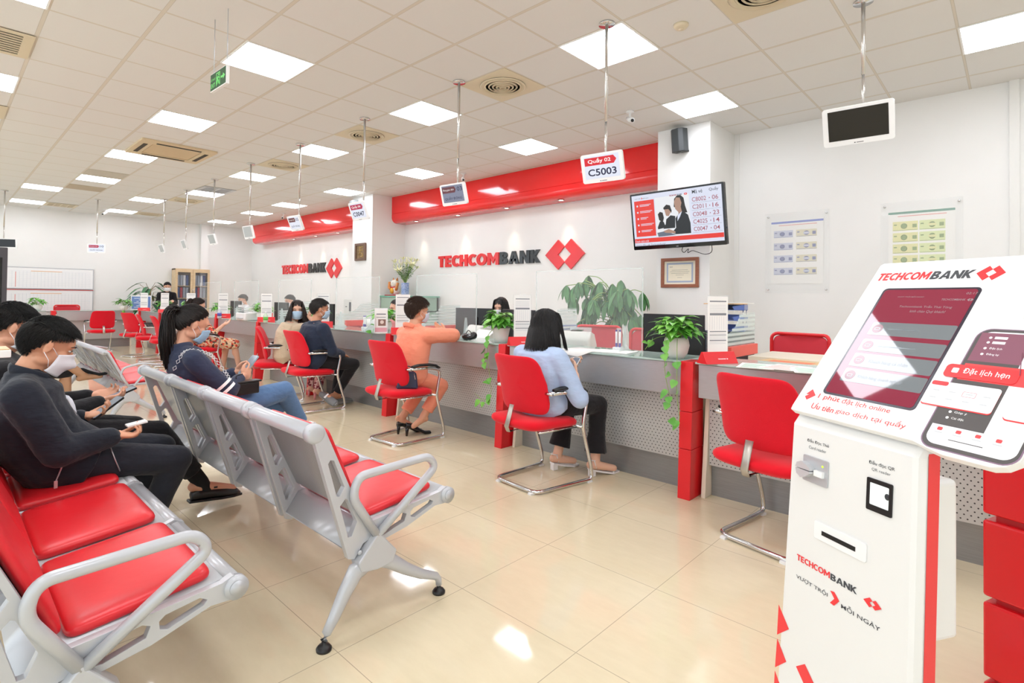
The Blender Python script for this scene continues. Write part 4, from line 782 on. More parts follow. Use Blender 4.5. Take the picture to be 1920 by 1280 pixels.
mb.build('slogan_arrow', HLK, k, M=PL); mb = MB()
put_text(mb.mat(2), '1 phút', -.126, -.2025, .065, .0185, .0006, .014); put_text(mb, 'đặt lịch online', -.054, -.2025, .127, .0185, .0006, 0); put_text(mb, 'Ưu tiên', -.129, -.2325, .068, .0195, .0006, .014); put_text(mb, 'giao dịch tại quầy', -.055, -.2325, .178, .0205, .0006, 0)
mb.build('head_slogan', HLK, k, M=PL)
# printed phone picture on the plate
PH = [mat('phone_rim', '#8d6f86', .4), mat('phone_white', '#f4f4f6', .4), mat('phone_dark', '#55504f', .5), KR, mat('phone_mauve', '#8a5566', .5), WHITET, mat('phone_faint', '#c8c9cc', .6), mat('phone_pinkred', '#e8494b', .4)]
mb = MB(); mb.mat(0).prism(rrect(.18, .318, .028, 6, .2515, -.0985), .0002, .0006, 'xy'); mb.mat(2).prism(rrect(.175, .313, .026, 6, .2515, -.0985), .0006, .0008, 'xy'); mb.mat(1).prism(rrect(.163, .298, .022, 6, .2525, -.0975), .0008, .0011, 'xy')
mb.mat(2).box(.171, .268, -.1995, -.03, .0011, .0013); mb.mat(4).box(.171, .268, -.03, .048, .0011, .0013); mb.mat(7).box(.171, .334, -.082, -.038, .0013, .0014)
for y_ in (-.18, -.165, .035, .022, .006, -.01): mb.mat(5).prism(rrect(.006, .006, .0029, 3, .192, y_), .0013, .0015, 'xy'); put_text(mb, {-.18: 'Cài đặt', -.165: 'Góp ý', .035: '––––', .022: '–––', .006: 'Đặt lịch', -.01: 'Đăng ký'}[y_], .2, y_-.003, .024, .0065, .0015)
for i_, s_ in enumerate(('Trang chủ', 'Dịch vụ', 'Ưu đãi', 'Ngân hàng')): x = .182+.036*i_; mb.mat(7).prism(rrect(.010, .008, .002, 2, x+.008, -.209), .0012, .0014, 'xy'); mb.mat(6).box(x, x+.016, -.219, -.2172, .0012, .0014)
mb.mat(2).box(.215, .278, -.2315, -.2298, .0012, .0014)
mb.mat(3).prism(rrect(.139, .035, .010, 5, .2085, -.0615), .0016, .0026, 'xy'); put_text(mb.mat(5), 'Đặt lịch hẹn', .176, -.0695, .087, .018, .003, .004); mb.prism(rrect(.013, .013, .002, 2, .16, -.0605), .0026, .003, 'xy')
mb.mat(3).prism(rrect(.138, .063, .007, 4, .194, -.1265), .0016, .0022, 'xy'); mb.mat(1).prism(rrect(.138, .0615, .007, 4, .194, -.1245), .0022, .0028, 'xy'); mb.mat(3).prism(rrect(.034, .011, .004, 3, .145, -.099), .0028, .003, 'xy')
for i_ in range(4):
    for j_ in range(2): mb.mat(6).box(.138+.033*i_, .151+.033*i_, -.119-.019*j_, -.1165-.019*j_, .0028, .003)
mb.mat(7).prism(rrect(.026, .013, .002, 2, .2105, -.1185), .0028, .0029, 'xy', [rrect(.0245, .0115, .0015, 2, .2105, -.1185)[::-1]])
mb.mat(3).prism(rrect(.075, .075, .008, 4, .322, -.125), .0016, .0022, 'xy'); mb.mat(1).prism(rrect(.075, .074, .008, 4, .322, -.1225), .0022, .0028, 'xy'); mb.mat(4).tube([(.262, .0, .003), (.278, -.055, .003)], .0008, 5)
mb.build('printed_phone', PH, k, M=PL)
# red block tower beside the kiosk
t = thing('red_block_stand', 'glossy red stand of stacked blocks at the right edge behind the kiosk', 'stand', M=face((-.076, 2.307, 0), R(-20)))
for z0, z1 in ((0.0, .085), (.103, .333), (.352, .588), (.608, .87)): bev(MB().box(0, .42, z0, z1, -.36, 0).build('block', mat('deep_red_gloss', '#d8101c', .22), t), .008, 3)
bev(MB().box(.025, .4, 0, .87, -.34, -.022).build('core', mat('core_red', '#b81820', .4), t), .002)
t = thing('dark_totem', 'dark grey upright totem cut by the left edge of the photo', 'totem', (-9.2, .38, 0)); bev(MB().box(-.1, .1, -.25, .25, .04, 1.83).build('cabinet', mat('totem_grey', '#48464a', .5), t), .01); MB().box(-.14, .14, -.28, .27, 0, .04).build('base', BLACK, t); MB().box(.1, .104, -.2, .2, 1.1, 1.7).build('screen', BLACKG, t)
t = thing('writing_stand', 'narrow pale wood topped ledge at the left edge, behind the benches', 'stand', (-2.43, -.2, 0))
mb = bev(MB().box(-.072, .072, -.35, .378, 1.053, 1.078).build('edge_board', WHITE, t), .003); MB().box(-.07, .07, -.345, .374, 1.078, 1.081).build('wood_top', mat('pale_oak', '#e3c08e', .4), t); MB().box(-.03, .03, -.3, -.22, .02, 1.053).build('pedestal', GREYP, t); MB().box(-.15, .15, -.4, -.1, 0, .02).build('foot', GREYP, t)
# ---------------------------------------------------------------- people
V = Vector
FOLD = bpy.data.textures.new('cloth_folds', 'CLOUDS'); FOLD.noise_scale = .11; FOLD.noise_depth = 2
def cloth(o, v=.010, it=5, disp=.014):
    remesh(o, v, it)
    if disp: d = o.modifiers.new('folds', 'DISPLACE'); d.texture = FOLD; d.strength = disp; d.mid_level = .5; d.texture_coords = 'OBJECT' if 0 else 'LOCAL'; m = o.modifiers.new('k2', 'SMOOTH'); m.factor = .4; m.iterations = 2
    return o
SKINS = {}
def skin(c):
    if c not in SKINS:
        m = mat('skin_'+c[1:], c, .5, sub=.08); n = NT(m); n.bump(n.noise(260, detail=3), .0006, .3); SKINS[c] = m
    return SKINS[c]
def headM(pos, pitch=0, yaw=0, roll=0):   # pitch: nod down; yaw: turn to the person's left
    return Matrix.Translation(pos) @ Matrix.Rotation(yaw, 4, 'Z') @ Matrix.Rotation(-pitch, 4, 'X') @ Matrix.Rotation(roll, 4, 'Y')
def head_shape(mb, M, k=1.0):
    i0 = len(mb.v)
    mb.ell((0, -.012, .028), (.074, .094, .088), 24, 16); mb.ell((0, .028, -.03), (.058, .062, .075), 20, 14); mb.ell((0, .044, -.078), (.036, .038, .03), 16, 10)
    mb.ell((0, .066, .028), (.052, .024, .035), 16, 8); mb.cap((0, .083, .004), (0, .103, -.032), .009, .0125, 10); mb.ell((0, .093, -.036), (.016, .012, .009), 12, 8)
    for s_ in (-1, 1):
        mb.ell((s_*.040, .055, -.028), (.024, .026, .024), 14, 8); mb.ell((s_*.046, .0, -.062), (.018, .036, .022), 12, 8); mb.ell((s_*.032, .080, .022), (.02, .010, .006), 12, 6)
        E_ = Matrix.Rotation(s_*R(-24), 3, 'Z') @ Matrix.Rotation(R(-12), 3, 'X')
        mb.ell((s_*.078, -.006, -.008), (.006, .017, .030), 12, 8, E_); mb.ell((s_*.081, -.012, .006), (.006, .012, .02), 10, 6, E_)
    mb.ell((0, .088, -.058), (.022, .010, .0045), 12, 6); mb.ell((0, .086, -.067), (.019, .011, .006), 12, 6)
    mb.xf(M @ Matrix.Scale(k, 4), i0)
def face_bits(par, M, near=True, k=1.0, brow='#231a16'):
    m = MB()
    for s_ in (-1, 1):
        m.mat(0).ell((s_*.031, .0775, .003), (.0125, .0065, .0045), 12, 8); m.mat(1).ell((s_*.031, .0825, .0015), (.0052, .0028, .0042), 10, 6)
        m.mat(1).tube([(s_*.017, .0845, .004), (s_*.024, .0885, .0085), (s_*.034, .088, .0095), (s_*.045, .0795, .006)], .0016, 6)
    m.xf(M @ Matrix.Scale(k, 4)).build('eyes', [mat('eye_white', '#e9e4e0', .2), mat('eye_dark', '#1c1412', .2)], par)
    m = MB()
    for s_ in (-1, 1): m.tube([(s_*.014, .0905, .021), (s_*.028, .0925, .0265), (s_*.043, .083, .0255), (s_*.053, .0715, .02)], [.002, .003, .0028, .0012], 6)
    m.xf(M @ Matrix.Scale(k, 4)).build('eyebrows', mat('brow_'+brow[1:], brow, .8), par)
def hand_shape(mb, w, f, n_, s_, curl=(.3, .5, .5), spread=.0, k=1.0, thumb=.5, grip=None):
    # w wrist, f finger direction, n_ palm normal, s_ thumb side
    w, f, n_, s_ = V(w), V(f).normalized(), V(n_).normalized(), V(s_).normalized(); L = (.073, .08, .074, .058)
    mb.cap(w, w+f*.02*k, .024*k, .024*k, 10)
    F3 = Matrix((s_, f, n_)).transposed()
    mb.ell(w+f*.048*k, (.041*k, .046*k, .0155*k), 16, 10, F3)
    for i in range(4):
        o = w+f*(.078-.004*abs(i-1.3))*k+s_*((.030-.0195*i)*k); d = (f+s_*(spread*(1.5-i)*.12)).normalized(); p_ = o; a_ = 0; r_ = (.0088, .0082, .0075, .007)
        for j in range(3):
            a_ += curl[j]+(.05*i if j else 0); q = p_+(d*math.cos(a_)+n_*math.sin(a_))*(L[i]*(.44, .31, .25)[j]*k); mb.cap(p_, q, r_[j]*k*(1 if i < 3 else .9), r_[j+1]*k*(1 if i < 3 else .9), 8); p_ = q
    o = w+f*.025*k+s_*.03*k+n_*.004; q = o+(s_*.62+f*.7+n_*.25*thumb).normalized()*.038*k; mb.cap(o, q, .0125*k, .0105*k, 8); q2 = q+(s_*(.30-.5*thumb)+f*.85+n_*.45*thumb).normalized()*.032*k; mb.cap(q, q2, .0102*k, .0085*k, 8)
def scalp(u):
    return V((u.x*.077, u.y*.097-.010, u.z*.091+.028))
def hairlim(u, style):
    hyp = math.hypot(u.x, u.y) or 1e-6; fy = u.y/hyp
    if style == 'short': return (.0+.50*fy**1.2) if fy > 0 else -.95*min(1, -fy*1.25)**.8
    return (-.04+(.74*fy**.85 if style in ('pony', 'bun') else .50*fy**2)) if fy > 0 else -.04-.85*min(1, -fy*1.2)**.8
def hair(par, M, style, col='#17130f', n_=700, k=1.0, seed=3, tie=None, length=.27, thick=1.0):
    fat = 1.0 if n_ > 600 else 1.7; n_ = int(n_*(3.0 if n_ > 600 else 1.5))
    rnd = random.Random(seed); mt = mat('hair_'+col[1:], col, .42, spec=.4); mb = MB(); base = MB().sh()
    nn, mm = 30, 18; ids = {}; vs = []; fs = []
    us = []
    for i in range(mm+1):
        for j in range(nn): t_ = PI*i/mm; a_ = 2*PI*j/nn; us.append(V((math.sin(t_)*math.cos(a_), math.sin(t_)*math.sin(a_), math.cos(t_))))
    for i in range(mm):
        for j in range(nn):
            l = (j+1) % nn; f = (i*nn+j, (i+1)*nn+j, (i+1)*nn+l, i*nn+l); c_ = sum((us[q] for q in f), V())/4
            if c_.z > hairlim(c_, style)-.03: fs.append(f)
    ov = .004 if style == 'short' else .009
    base.add([scalp(u)+V((u.x, u.y, u.z))*(ov*(1 if u.z > hairlim(u, style)+.25 else .35)) for u in us], fs); base.smooth = True
    mb = base; mb.sm = [True]*len(mb.f)
    ti = V(tie) if tie else None; c = 0; dn = (M.to_3x3().normalized().inverted() @ V((0, 0, -1))); fx3 = Matrix(((1, 0, 0), (0, 1, 0), (-dn.x*0, 0, 1)))
    while c < n_:
        u = V((rnd.gauss(0, 1), rnd.gauss(0, 1), rnd.gauss(0, 1)))
        if u.length < .1: continue
        u.normalize(); lim = hairlim(u, style)
        if u.z < lim: continue
        c += 1; p_ = scalp(u); pts = []; side = u.z < .45
        if style == 'short':
            up = max(0, u.z); L = (.014+.022*up) if u.y < .2 else (.014+.026*up); stp = L/3; d = V((u.x*.5, .7+rnd.uniform(-.25, .25), -.38+.1*rnd.random())) if not side else V((rnd.uniform(-.1, .1), .05-.3*(u.y < 0), -1)); L *= rnd.uniform(.7, 1.15)*(.55 if side else 1)
        elif style in ('pony', 'bun'): d = None; L = (p_-ti).length*.92; stp = L/5
        else: d = V((u.x*.35, -.10+.1*rnd.random()+(.25 if u.y > .45 else 0), 0))+dn; L = length*rnd.uniform(.82, 1.05)*(.62+.38*(u.z+.5)/1.5); stp = L/7
        q = p_.copy(); ns = 3 if style == 'short' else (5 if ti else 7)
        for s_ in range(ns+1):
            r_ = V((q.x/.077, (q.y+.010)/.097, (q.z-.028)/.091)); rl = r_.length
            off = (.005+.005*(s_/ns)+rnd.uniform(0, .003))*thick; mn = 1+off/.088
            if q.z > -.06 and rl < mn: r_ *= mn/rl; q = V((r_.x*.077, r_.y*.097-.010, r_.z*.091+.028))
            if style == 'bob' and q.z <= -.03: rr = math.hypot(q.x, q.y+.02); g_ = .074*thick; (rr < g_) and (setattr(q, 'x', q.x*g_/max(rr, .01)), setattr(q, 'y', (q.y+.02)*g_/max(rr, .01)-.02))
            if style == 'bob' and q.y > .045 and abs(q.x) < .055: q.x = math.copysign(.06, q.x or .01); q.y -= .01
            pts.append(q.copy())
            dd_ = d if d is not None else (ti-q); dd_ = dd_.normalized() if dd_.length > 1e-4 else V((0, 0, -1)); q = q+dd_*stp
        w_ = rnd.uniform(.0012, .0026)*(1 if style == 'short' else 1.5)*fat
        mb.tube(pts, [(w_*(1-.75*i_/(len(pts)-1))*.45, w_*(1-.6*i_/(len(pts)-1))) for i_ in range(len(pts))], 4, caps=False)
    if ti:
        if style == 'bun':
            mb.ell(ti+V((0, -.025, .01)), (.034, .032, .032), 16, 10)
            for _ in range(40):
                a_ = rnd.uniform(0, 2*PI); cc = ti+V((0, -.025, .01)); b_ = rnd.uniform(0, PI); ax = V((math.cos(b_), 0, math.sin(b_))); o_ = ax.orthogonal().normalized(); w2 = ax.cross(o_); mb.tube([cc+(o_*math.cos(a_+t_)+w2*math.sin(a_+t_))*.036 for t_ in (0, .4, .8, 1.2, 1.6)], .004, 4)
        else:
            for _ in range(420):
                o_ = V((rnd.gauss(0, .008), rnd.gauss(0, .006), rnd.gauss(0, .008))); e_ = V((rnd.gauss(0, .02), rnd.gauss(0, .018), rnd.gauss(0, .004))); l_ = length*rnd.uniform(.75, 1.05)
                q1 = ti+o_*1.6+V((0, -.04, .004)); q2 = q1+e_*.35+V((0, -.022, 0))+dn*.05; q3 = q2+e_*.5+dn*(l_*.5)+V((0, .0, 0)); q4 = q3+dn*(l_*.5)+V((0, .012, 0))-e_*.2; mb.tube(arc([ti+o_, q1, q2, q3, q4], .03, 3), .0026, 4)
    mb.xf(M @ Matrix.Scale(k, 4)); o = mb.build('hair', mt, par); return o
def mask(par, M, col='#a9cbe3', style='pleat', k=1.0):
    m = MB().sh(); NU, NV = 20, 12; vs = []
    for j in range(NV+1):
        v = j/NV
        for i in range(NU+1):
            u = -1+2*i/NU; cu = math.cos(u*R(78)); su = math.sin(u*R(78))/math.sin(R(78))
            if style == 'kf': yc = .108+.030*math.exp(-((v-.45)/.18)**2)*(1-abs(u))**.8; zc = .004-.012*abs(u)-.115*v+.0*u; yc -= .02*v*v; zc -= .004*(1-abs(u)); sc_ = 1-.5*abs(u)**2*(abs(v-.5)*1.3); zc = -.052+(zc+.052)*sc_
            else: yc = .112-.030*v**2.2+.006*math.sin(PI*v)+(.0016*math.sin(v*PI*7)); zc = -.006-.098*v+(.006*(1-abs(u)**2) if v < .1 else 0); zc = -.055+(zc+.055)*(1-.28*abs(u)**2)
            vs.append((su*.068*(1-.12*v), yc-.082*(1-cu)*1.0, zc))
    n1 = NU+1
    fs = [(j*n1+i, j*n1+i+1, (j+1)*n1+i+1, (j+1)*n1+i) for j in range(NV) for i in range(NU)]
    m.add(vs, fs); o = m.xf(M @ Matrix.Scale(k, 4)).build('face_mask', mat('mask_'+col[1:], col, .8), par); s_ = o.modifiers.new('so', 'SOLIDIFY'); s_.thickness = .002; s_.offset = 0
    l = MB()
    for s_ in (-1, 1):
        for z0, z1 in ((-.028, .012), (-.082, -.028)): l.tube([(s_*.066, .042 if z0 > -.05 else .03, z0), (s_*.078, .018, (z0+z1)/2), (s_*.084, -.012, z1)], .0014, 5)
    l.xf(M @ Matrix.Scale(k, 4)).build('ear_loops', mat('mask_loop', '#f2f2f4', .7), o)
    return o
def person(label, x0, y0, J, sk, top, bottom, rz=0, vox=.006, head=None, hairs=None, msk=None, sleeves='long', group=None, core=True, name='person', hem=None):
    """J: joints in world metres relative to (x0, y0, 0), mirrored joints given separately"""
    t = thing(name, label, 'person', (x0, y0, 0), rz, group); j = {a: V(b) for a, b in J.items()}
    Mh = headM(j['head'], *head) if head else headM(j['head'])
    b = MB(); head_shape(b, Mh); nb_ = Mh @ V((0, -.016, -.055)); b.cap(nb_, j['neck'], .047, .056, 14); b.cap(Mh @ V((0, .0, -.06)), j['neck']+V((0, .015, .01)), .045, .05, 12)
    b.tube([j['neck']-V((0, 0, .01)), j['chest'], j['waist'], j['pelvis']], [(.10, .07), (.13, .09), (.12, .085), (.13, .09)], 16, up=(1, 0, 0))
    for s_ in 'LR':
        sx = 1 if s_ == 'R' else -1
        if 'sh'+s_ in j:
            b.cap(j['sh'+s_], j['el'+s_], .042, .036); b.cap(j['el'+s_], j['wr'+s_], .036, .025)
            f, n_, th, cu, tb = J.get('hand'+s_, (None,)*5) if False else HANDS.get(s_, ((0, 1, 0), (0, 0, -1), (-sx, 0, 0), (.3, .5, .5), .5))
            hand_shape(b, j['wr'+s_], f, n_, th, cu, thumb=tb)
        if 'kn'+s_ in j:
            bare = (not bottom) or bottom[1] == 'skirt'; b.cap(j['hip'+s_], j['kn'+s_], .06, .05 if bare else .036); b.cap(j['kn'+s_], j['an'+s_], .05 if bare else .036, .036); c_ = j['kn'+s_].lerp(j['an'+s_], .32); bare and b.ell(c_-V((0, .012, 0)), (.044, .05, .075), 12, 8)
            b.cap(j['an'+s_]-V((0, .012, .02)), j['to'+s_], .034, .024); b.ell(j['an'+s_]+(j['an'+s_]-j['to'+s_])*.25-V((0, 0, .035)), (.028, .03, .03), 10, 8)
    remesh(b.build('body', skin(sk), t), vox, 4, .45)
    if vox < .01: face_bits(t, Mh)
    if hairs: hair(t, Mh, **hairs)
    if msk: mask(t, Mh, *msk)
    # upper garment
    if top:
        m, kk = top[0], (top[1] if len(top) > 1 else 1.0); c = MB(); hm = hem or (j['pelvis']+V((0, .03, -.03)))
        c.tube([j['neck']+V((0, -.012, .022)), j['neck']+V((0, -.005, -.02)), j['neck'].lerp(j['chest'], .35), j['chest'], j['waist'], j['pelvis'], hm], [(.066, .062), (.10, .075), (.165*kk, .105*kk), (.178*kk, .125*kk), (.17*kk, .135*kk), (.185*kk, .14*kk), (.178*kk, .13*kk)], 22, up=(1, 0, 0))
        for s_ in 'LR':
            if 'sh'+s_ in j:
                c.cap(j['neck']+V((0, 0, -.03)), j['sh'+s_], .055, .062*kk); c.cap(j['sh'+s_], j['el'+s_], .066*kk, .058*kk)
                if sleeves == 'long': c.cap(j['el'+s_], j['wr'+s_]-(j['wr'+s_]-j['el'+s_]).normalized()*.02, .058*kk, .040*kk)
        cloth(c.build('jacket' if sleeves == 'long' else 'shirt', m, t), max(vox, .008))
    if bottom and 'knR' in j:
        m, style = bottom; c = MB(); c.ell(j['pelvis']+V((0, .02, 0)), (.175, .14, .09), 18, 12)
        for s_ in 'LR':
            h_, k_, a_ = j['hip'+s_], j['kn'+s_], j['an'+s_]
            if style == 'skirt': c.cap(h_, k_, .095, .085)
            else:
                e_ = {'long': .97, 'crop': .80, 'flare': .84}[style]; w_ = {'long': .055, 'crop': .058, 'flare': .082}[style]
                c.cap(h_, k_, .088, .068); c.cap(k_, k_.lerp(a_, .5), .066, .058 if style != 'flare' else .06, 14); q = k_.lerp(a_, e_); c.tube([k_.lerp(a_, .45), q], [.058, w_], 16)
        cloth(c.build('skirt' if style == 'skirt' else 'trousers', m, t), max(vox, .008), 4, .010)
    return t, Mh, j
HANDS = {}
def shoe(par, heel, toe, m, kind='loafer', name='shoe', roll=0):
    h_, to = V(heel), V(toe); f = (to-h_); L = f.length; f.normalize(); s_ = f.cross(V((0, 0, 1))).normalized(); u = s_.cross(f).normalized()
    if roll: rm = Matrix.Rotation(roll, 3, f); s_ = rm @ s_; u = rm @ u
    M = Matrix(((s_.x, f.x, u.x, h_.x), (s_.y, f.y, u.y, h_.y), (s_.z, f.z, u.z, h_.z), (0, 0, 0, 1)))
    b = MB(); rise = {'loafer': 0, 'sneaker': 0, 'pump': .075, 'sandal': .045}[kind]
    if kind in ('loafer', 'sneaker'):
        b.tube([(0, -.02, .035), (0, .02, .042), (0, .09, .042), (0, .17, .032), (0, .235, .024), (0, L+.02, .016)], [(.025, .03), (.036, .034), (.036, .036), (.030, .044), (.022, .040), (.008, .018)], 16, up=(0, 0, 1)); o = remesh(b.xf(M).build(name, m, par), .006, 3)
        sl = MB().prism([(-.03, -.03), (.03, -.03), (.034, .05), (.042, .15), (.036, .22), (.015, L+.03), (-.015, L+.03), (-.036, .22), (-.042, .15), (-.034, .05)], 0, .014 if kind == 'loafer' else .03, 'xy').xf(M); bev(sl.build('sole', BLACK if kind == 'loafer' else mat('grey_sole', '#8b8c8a', .8), o), .004)
        MB().box(-.03, .03, .095, .115, .07, .08).xf(M).build('strap', m if kind == 'loafer' else WHITET, o)
    else:
        b.tube([(0, -.015, rise+.02), (0, .04, rise+.012), (0, .12, rise*.4+.012), (0, .17, .014), (0, .225, .012), (0, L+.02, .008)], [(.030, .026), (.024, .027), (.014, .028), (.016, .036), (.015, .034), (.005, .010)], 14, up=(0, 0, 1))
        o = remesh(b.xf(M).build(name, m, par), .005, 2) if kind == 'pump' else None
        if kind == 'sandal':
            sb = MB().prism([(-.026, -.02), (.026, -.02), (.024, .08), (.036, .17), (.015, L+.01), (-.015, L+.01), (-.036, .17), (-.024, .08)], 0, .012, 'xy'); 
            for i, v in enumerate(sb.v): sb.v[i] = V((v.x, v.y, v.z+rise*max(0, 1-max(0, v.y)/.13)))
            o = sb.xf(M).build(name, m, par); MB().tube([(.036, .17, .01), (.02, .165, .045), (-.02, .165, .045), (-.036, .17, .01)], .006, 6).tube([(.028, .02, rise+.015), (.03, .0, rise+.07), (0, -.03, rise+.075), (-.03, .0, rise+.07), (-.028, .02, rise+.015)], .004, 6).tube([(.03, .0, rise+.07), (.0, .05, rise+.065), (-.03, .0, rise+.07)], .004, 6).xf(M).build('strap', m, o)
        hb = MB().prism([(-.018, -.02), (.018, -.02), (.018, .022), (-.018, .022)], 0, rise, 'xy') if kind == 'sandal' else MB().tube([(0, 0, rise+.01), (0, -.004, 0)], [.02, .010], 10)
        hb.xf(M).build('heel', m, o)
    return o
def phone(label, c, yaw, pitch, roll=0, w=.075, h=.155, body=BLACK, scr=None):
    t = thing('smartphone', label, 'phone', M=face(c, yaw, pitch, roll)); bev(MB().prism(rrect(w, h, .01), -.009, 0, 'xy').build('case', body, t), .002); MB().prism(rrect(w-.006, h-.008, .008), .0002, .0008, 'xy').build('screen', scr or mat('phone_screen', '#aab4c4', .1, emit='#b4bfd2', es=.5), t); MB().prism(rrect(.026, .03, .006, 3, -w*.2, h*.33), -.012, -.009, 'xy').build('camera_bump', BLACKG, t); return t
NAVY = fabric('navy_jacket_cloth', '#20242e', 90, wr=9); NAVYP = fabric('charcoal_trousers', '#2a2c35', 120, wr=10); BLACKC = fabric('black_cloth', '#1b1a1d', 120, wr=9); BLACKP = fabric('black_trousers', '#1e1c1f', 140, wr=11)
SLATE = fabric('slate_navy_cloth', '#353c53', 90, wr=8); JEANS = fabric('blue_denim', '#5d7ea8', 300, wr=9); SHIRTB = fabric('light_blue_cotton', '#b3c6e4', 160, wr=7); ORANGE = fabric('orange_linen', '#f6997a', 160, wr=7); SUITN = fabric('dark_blue_suit', '#262f42', 120, wr=8); BEIGEC = fabric('beige_knit', '#cbb59a', 120, wr=7); PINKC = fabric('pink_uniform', '#e59a9a', 120, wr=7)
def patterned(name, cols, sc):
    m = mat(name, cols[0], .85); n = NT(m); v = n.add('ShaderNodeTexVoronoi'); v.inputs['Scale'].default_value = sc; n.t.links.new(n.vec(), v.inputs['Vector']); sp = n.add('ShaderNodeSeparateColor'); n.t.links.new(v.outputs['Color'], sp.inputs[0]); r_ = n.ramp(sp.outputs[0], [(i/len(cols), c) for i, c in enumerate(cols)]); r_.node.color_ramp.interpolation = 'CONSTANT'; n.col(r_); return m
FLORAL = patterned('floral_print', ['#f0cfa8', '#e8604a', '#f3dcc0', '#5a4a40', '#f0b080', '#d83a30'], 38); MAROONP = patterned('maroon_print', ['#8c2a3a', '#c98a86', '#7a2030', '#d8b0a8'], 45)
# --- man nearest the camera
HANDS.clear(); HANDS['R'] = ((.05, 1, -.12), (-.35, -.2, .9), (-1, .1, -.1), (.5, .75, .6), .9); HANDS['L'] = ((.35, .9, .15), (.25, -.3, .92), (-.9, .35, .1), (.55, .6, .5), .8)
m1, Mh, j = person('man in dark navy bomber jacket and white mask holding a phone on the nearest bench', -3.05, .38,
    dict(head=(0, -.03, 1.035), neck=(0, -.10, .915), chest=(0, -.105, .775), waist=(0, -.05, .63), pelvis=(0, .01, .555), shR=(.185, -.13, .845), elR=(.235, -.01, .615), wrR=(.17, .185, .635), shL=(-.19, -.10, .85), elL=(-.235, .0, .63), wrL=(-.165, .125, .672),
         hipR=(.095, .0, .545), knR=(.12, .455, .465), anR=(.11, .30, .11), toR=(.12, .44, .04), hipL=(-.095, .0, .545), knL=(-.13, .45, .475), anL=(-.14, .28, .11), toL=(-.14, .42, .04)),
    '#dca07f', (NAVY, 1.16), (NAVYP, 'long'), vox=.005, head=(R(24), 0), hairs=dict(style='short', col='#15120f', n_=1900, seed=5), msk=('#f1f0f6', 'kf'), hem=V((0, .10, .50)))
ZIP = mat('zip_metal', '#c9c9cc', .3, .8)
MB().tube([(.03, -.06, .865), (.055, .035, .80), (.07, .075, .70), (.085, .11, .62)], .003, 6).tube([(.16, .17, .60), (.185, .19, .53), (.18, .21, .475)], .003, 6).tube([(.235, -.02, .50), (.232, .0, .56), (.228, .02, .58)], .003, 6).bx((.238, -.022, .485), (.004, .012, .03)).build('zips', ZIP, m1)
MB().ell((-.01, .035, .69), (.05, .045, .12), 14, 10).build('shirt_front', mat('white_shirt', '#dfe1ea', .8), m1)
MB().tube([(.07, -.10, .925), (.06, -.045, .90), (.03, -.02, .875), (-.03, -.02, .875), (-.06, -.045, .90), (-.07, -.10, .925), (-.04, -.15, .945), (.04, -.15, .945)], (.022, .009), 8, closed=True, up=(0, 0, 1)).build('collar', NAVY, m1)
for a_ in 'RL': d_ = (j['wr'+a_]-j['el'+a_]).normalized(); MB().tube([j['wr'+a_]-d_*.06, j['wr'+a_]-d_*.05, j['wr'+a_]-d_*.012, j['wr'+a_]-d_*.006], [.034, .039, .037, .03], 16).build('cuff', mat('ribbed_cuff', '#191b22', .9), m1)
for s_, a_ in ((1, 'R'), (-1, 'L')): shoe(m1, j['an'+a_]+V((0, -.04, -.10)), j['an'+a_]+V((0, .19, -.10)), mat('black_leather', '#1a1a1b', .3), 'loafer')
phone('black cased phone held in the nearest man\'s left hand', (-3.195, .592, .712), R(8), R(-56), R(4)); 
t = tag(bev(MB().bx((0, 0, 0), (.05, .08, .009)).build('white_card', WHITE, None, M=Matrix.Translation((-2.90, .655, .672)) @ Matrix.Rotation(R(8), 4, 'X')), .002), 'small white gadget pinched in the nearest man\'s right hand', 'gadget')
# --- second man
HANDS.clear(); HANDS['R'] = ((-.15, 1, .1), (-.5, 0, .85), (-.6, .1, -.5), (.5, .6, .5), .7); HANDS['L'] = ((.3, 1, .1), (.5, 0, .85), (.6, .1, -.5), (.5, .6, .5), .7)
m2, Mh, j = person('man in black behind the first, looking down with one leg stretched out', -3.62, .36,
    dict(head=(0, -.085, 1.09), neck=(0, -.14, .96), chest=(0, -.11, .80), waist=(0, -.05, .64), pelvis=(0, .0, .555), shR=(.185, -.12, .88), elR=(.21, .06, .66), wrR=(.10, .27, .685), shL=(-.185, -.12, .88), elL=(-.21, .05, .66), wrL=(-.10, .26, .69),
         hipR=(.09, .02, .545), knR=(.15, .53, .485), anR=(.165, .755, .16), toR=(.17, .93, .085), hipL=(-.09, .02, .545), knL=(-.12, .47, .48), anL=(-.13, .42, .1), toL=(-.14, .58, .04)),
    '#e0a486', (BLACKC, 1.02), (BLACKP, 'crop'), head=(R(20), R(4)), hairs=dict(style='short', col='#120f0d', n_=1200, seed=9, thick=1.1), msk=('#eef0f4', 'pleat'))
sk = MB(); a_ = j['anR']; sk.cap(j['knR'].lerp(a_, .72), a_, .047, .042).cap(a_, a_+V((0, .03, -.05)), .04, .036); remesh(sk.build('sock', mat('black_sock', '#151416', .9), m2), .008, 3)
shoe(m2, (.165, .715, .055), (.17, .955, .035), mat('black_leather', '#1a1a1b', .3), 'loafer'); shoe(m2, (-.13, .39, .01), (-.14, .63, .01), mat('black_leather', '#1a1a1b', .3), 'loafer')
MB().tube([(.082, -.06, 1.105), (.084, -.02, 1.105), (.07, .03, 1.09)], .0025, 6).build('glasses_temple', BLACK, m2)
phone('dark phone held flat by the second man in black', (-3.6, .73, .712), R(5), R(-70), 0)
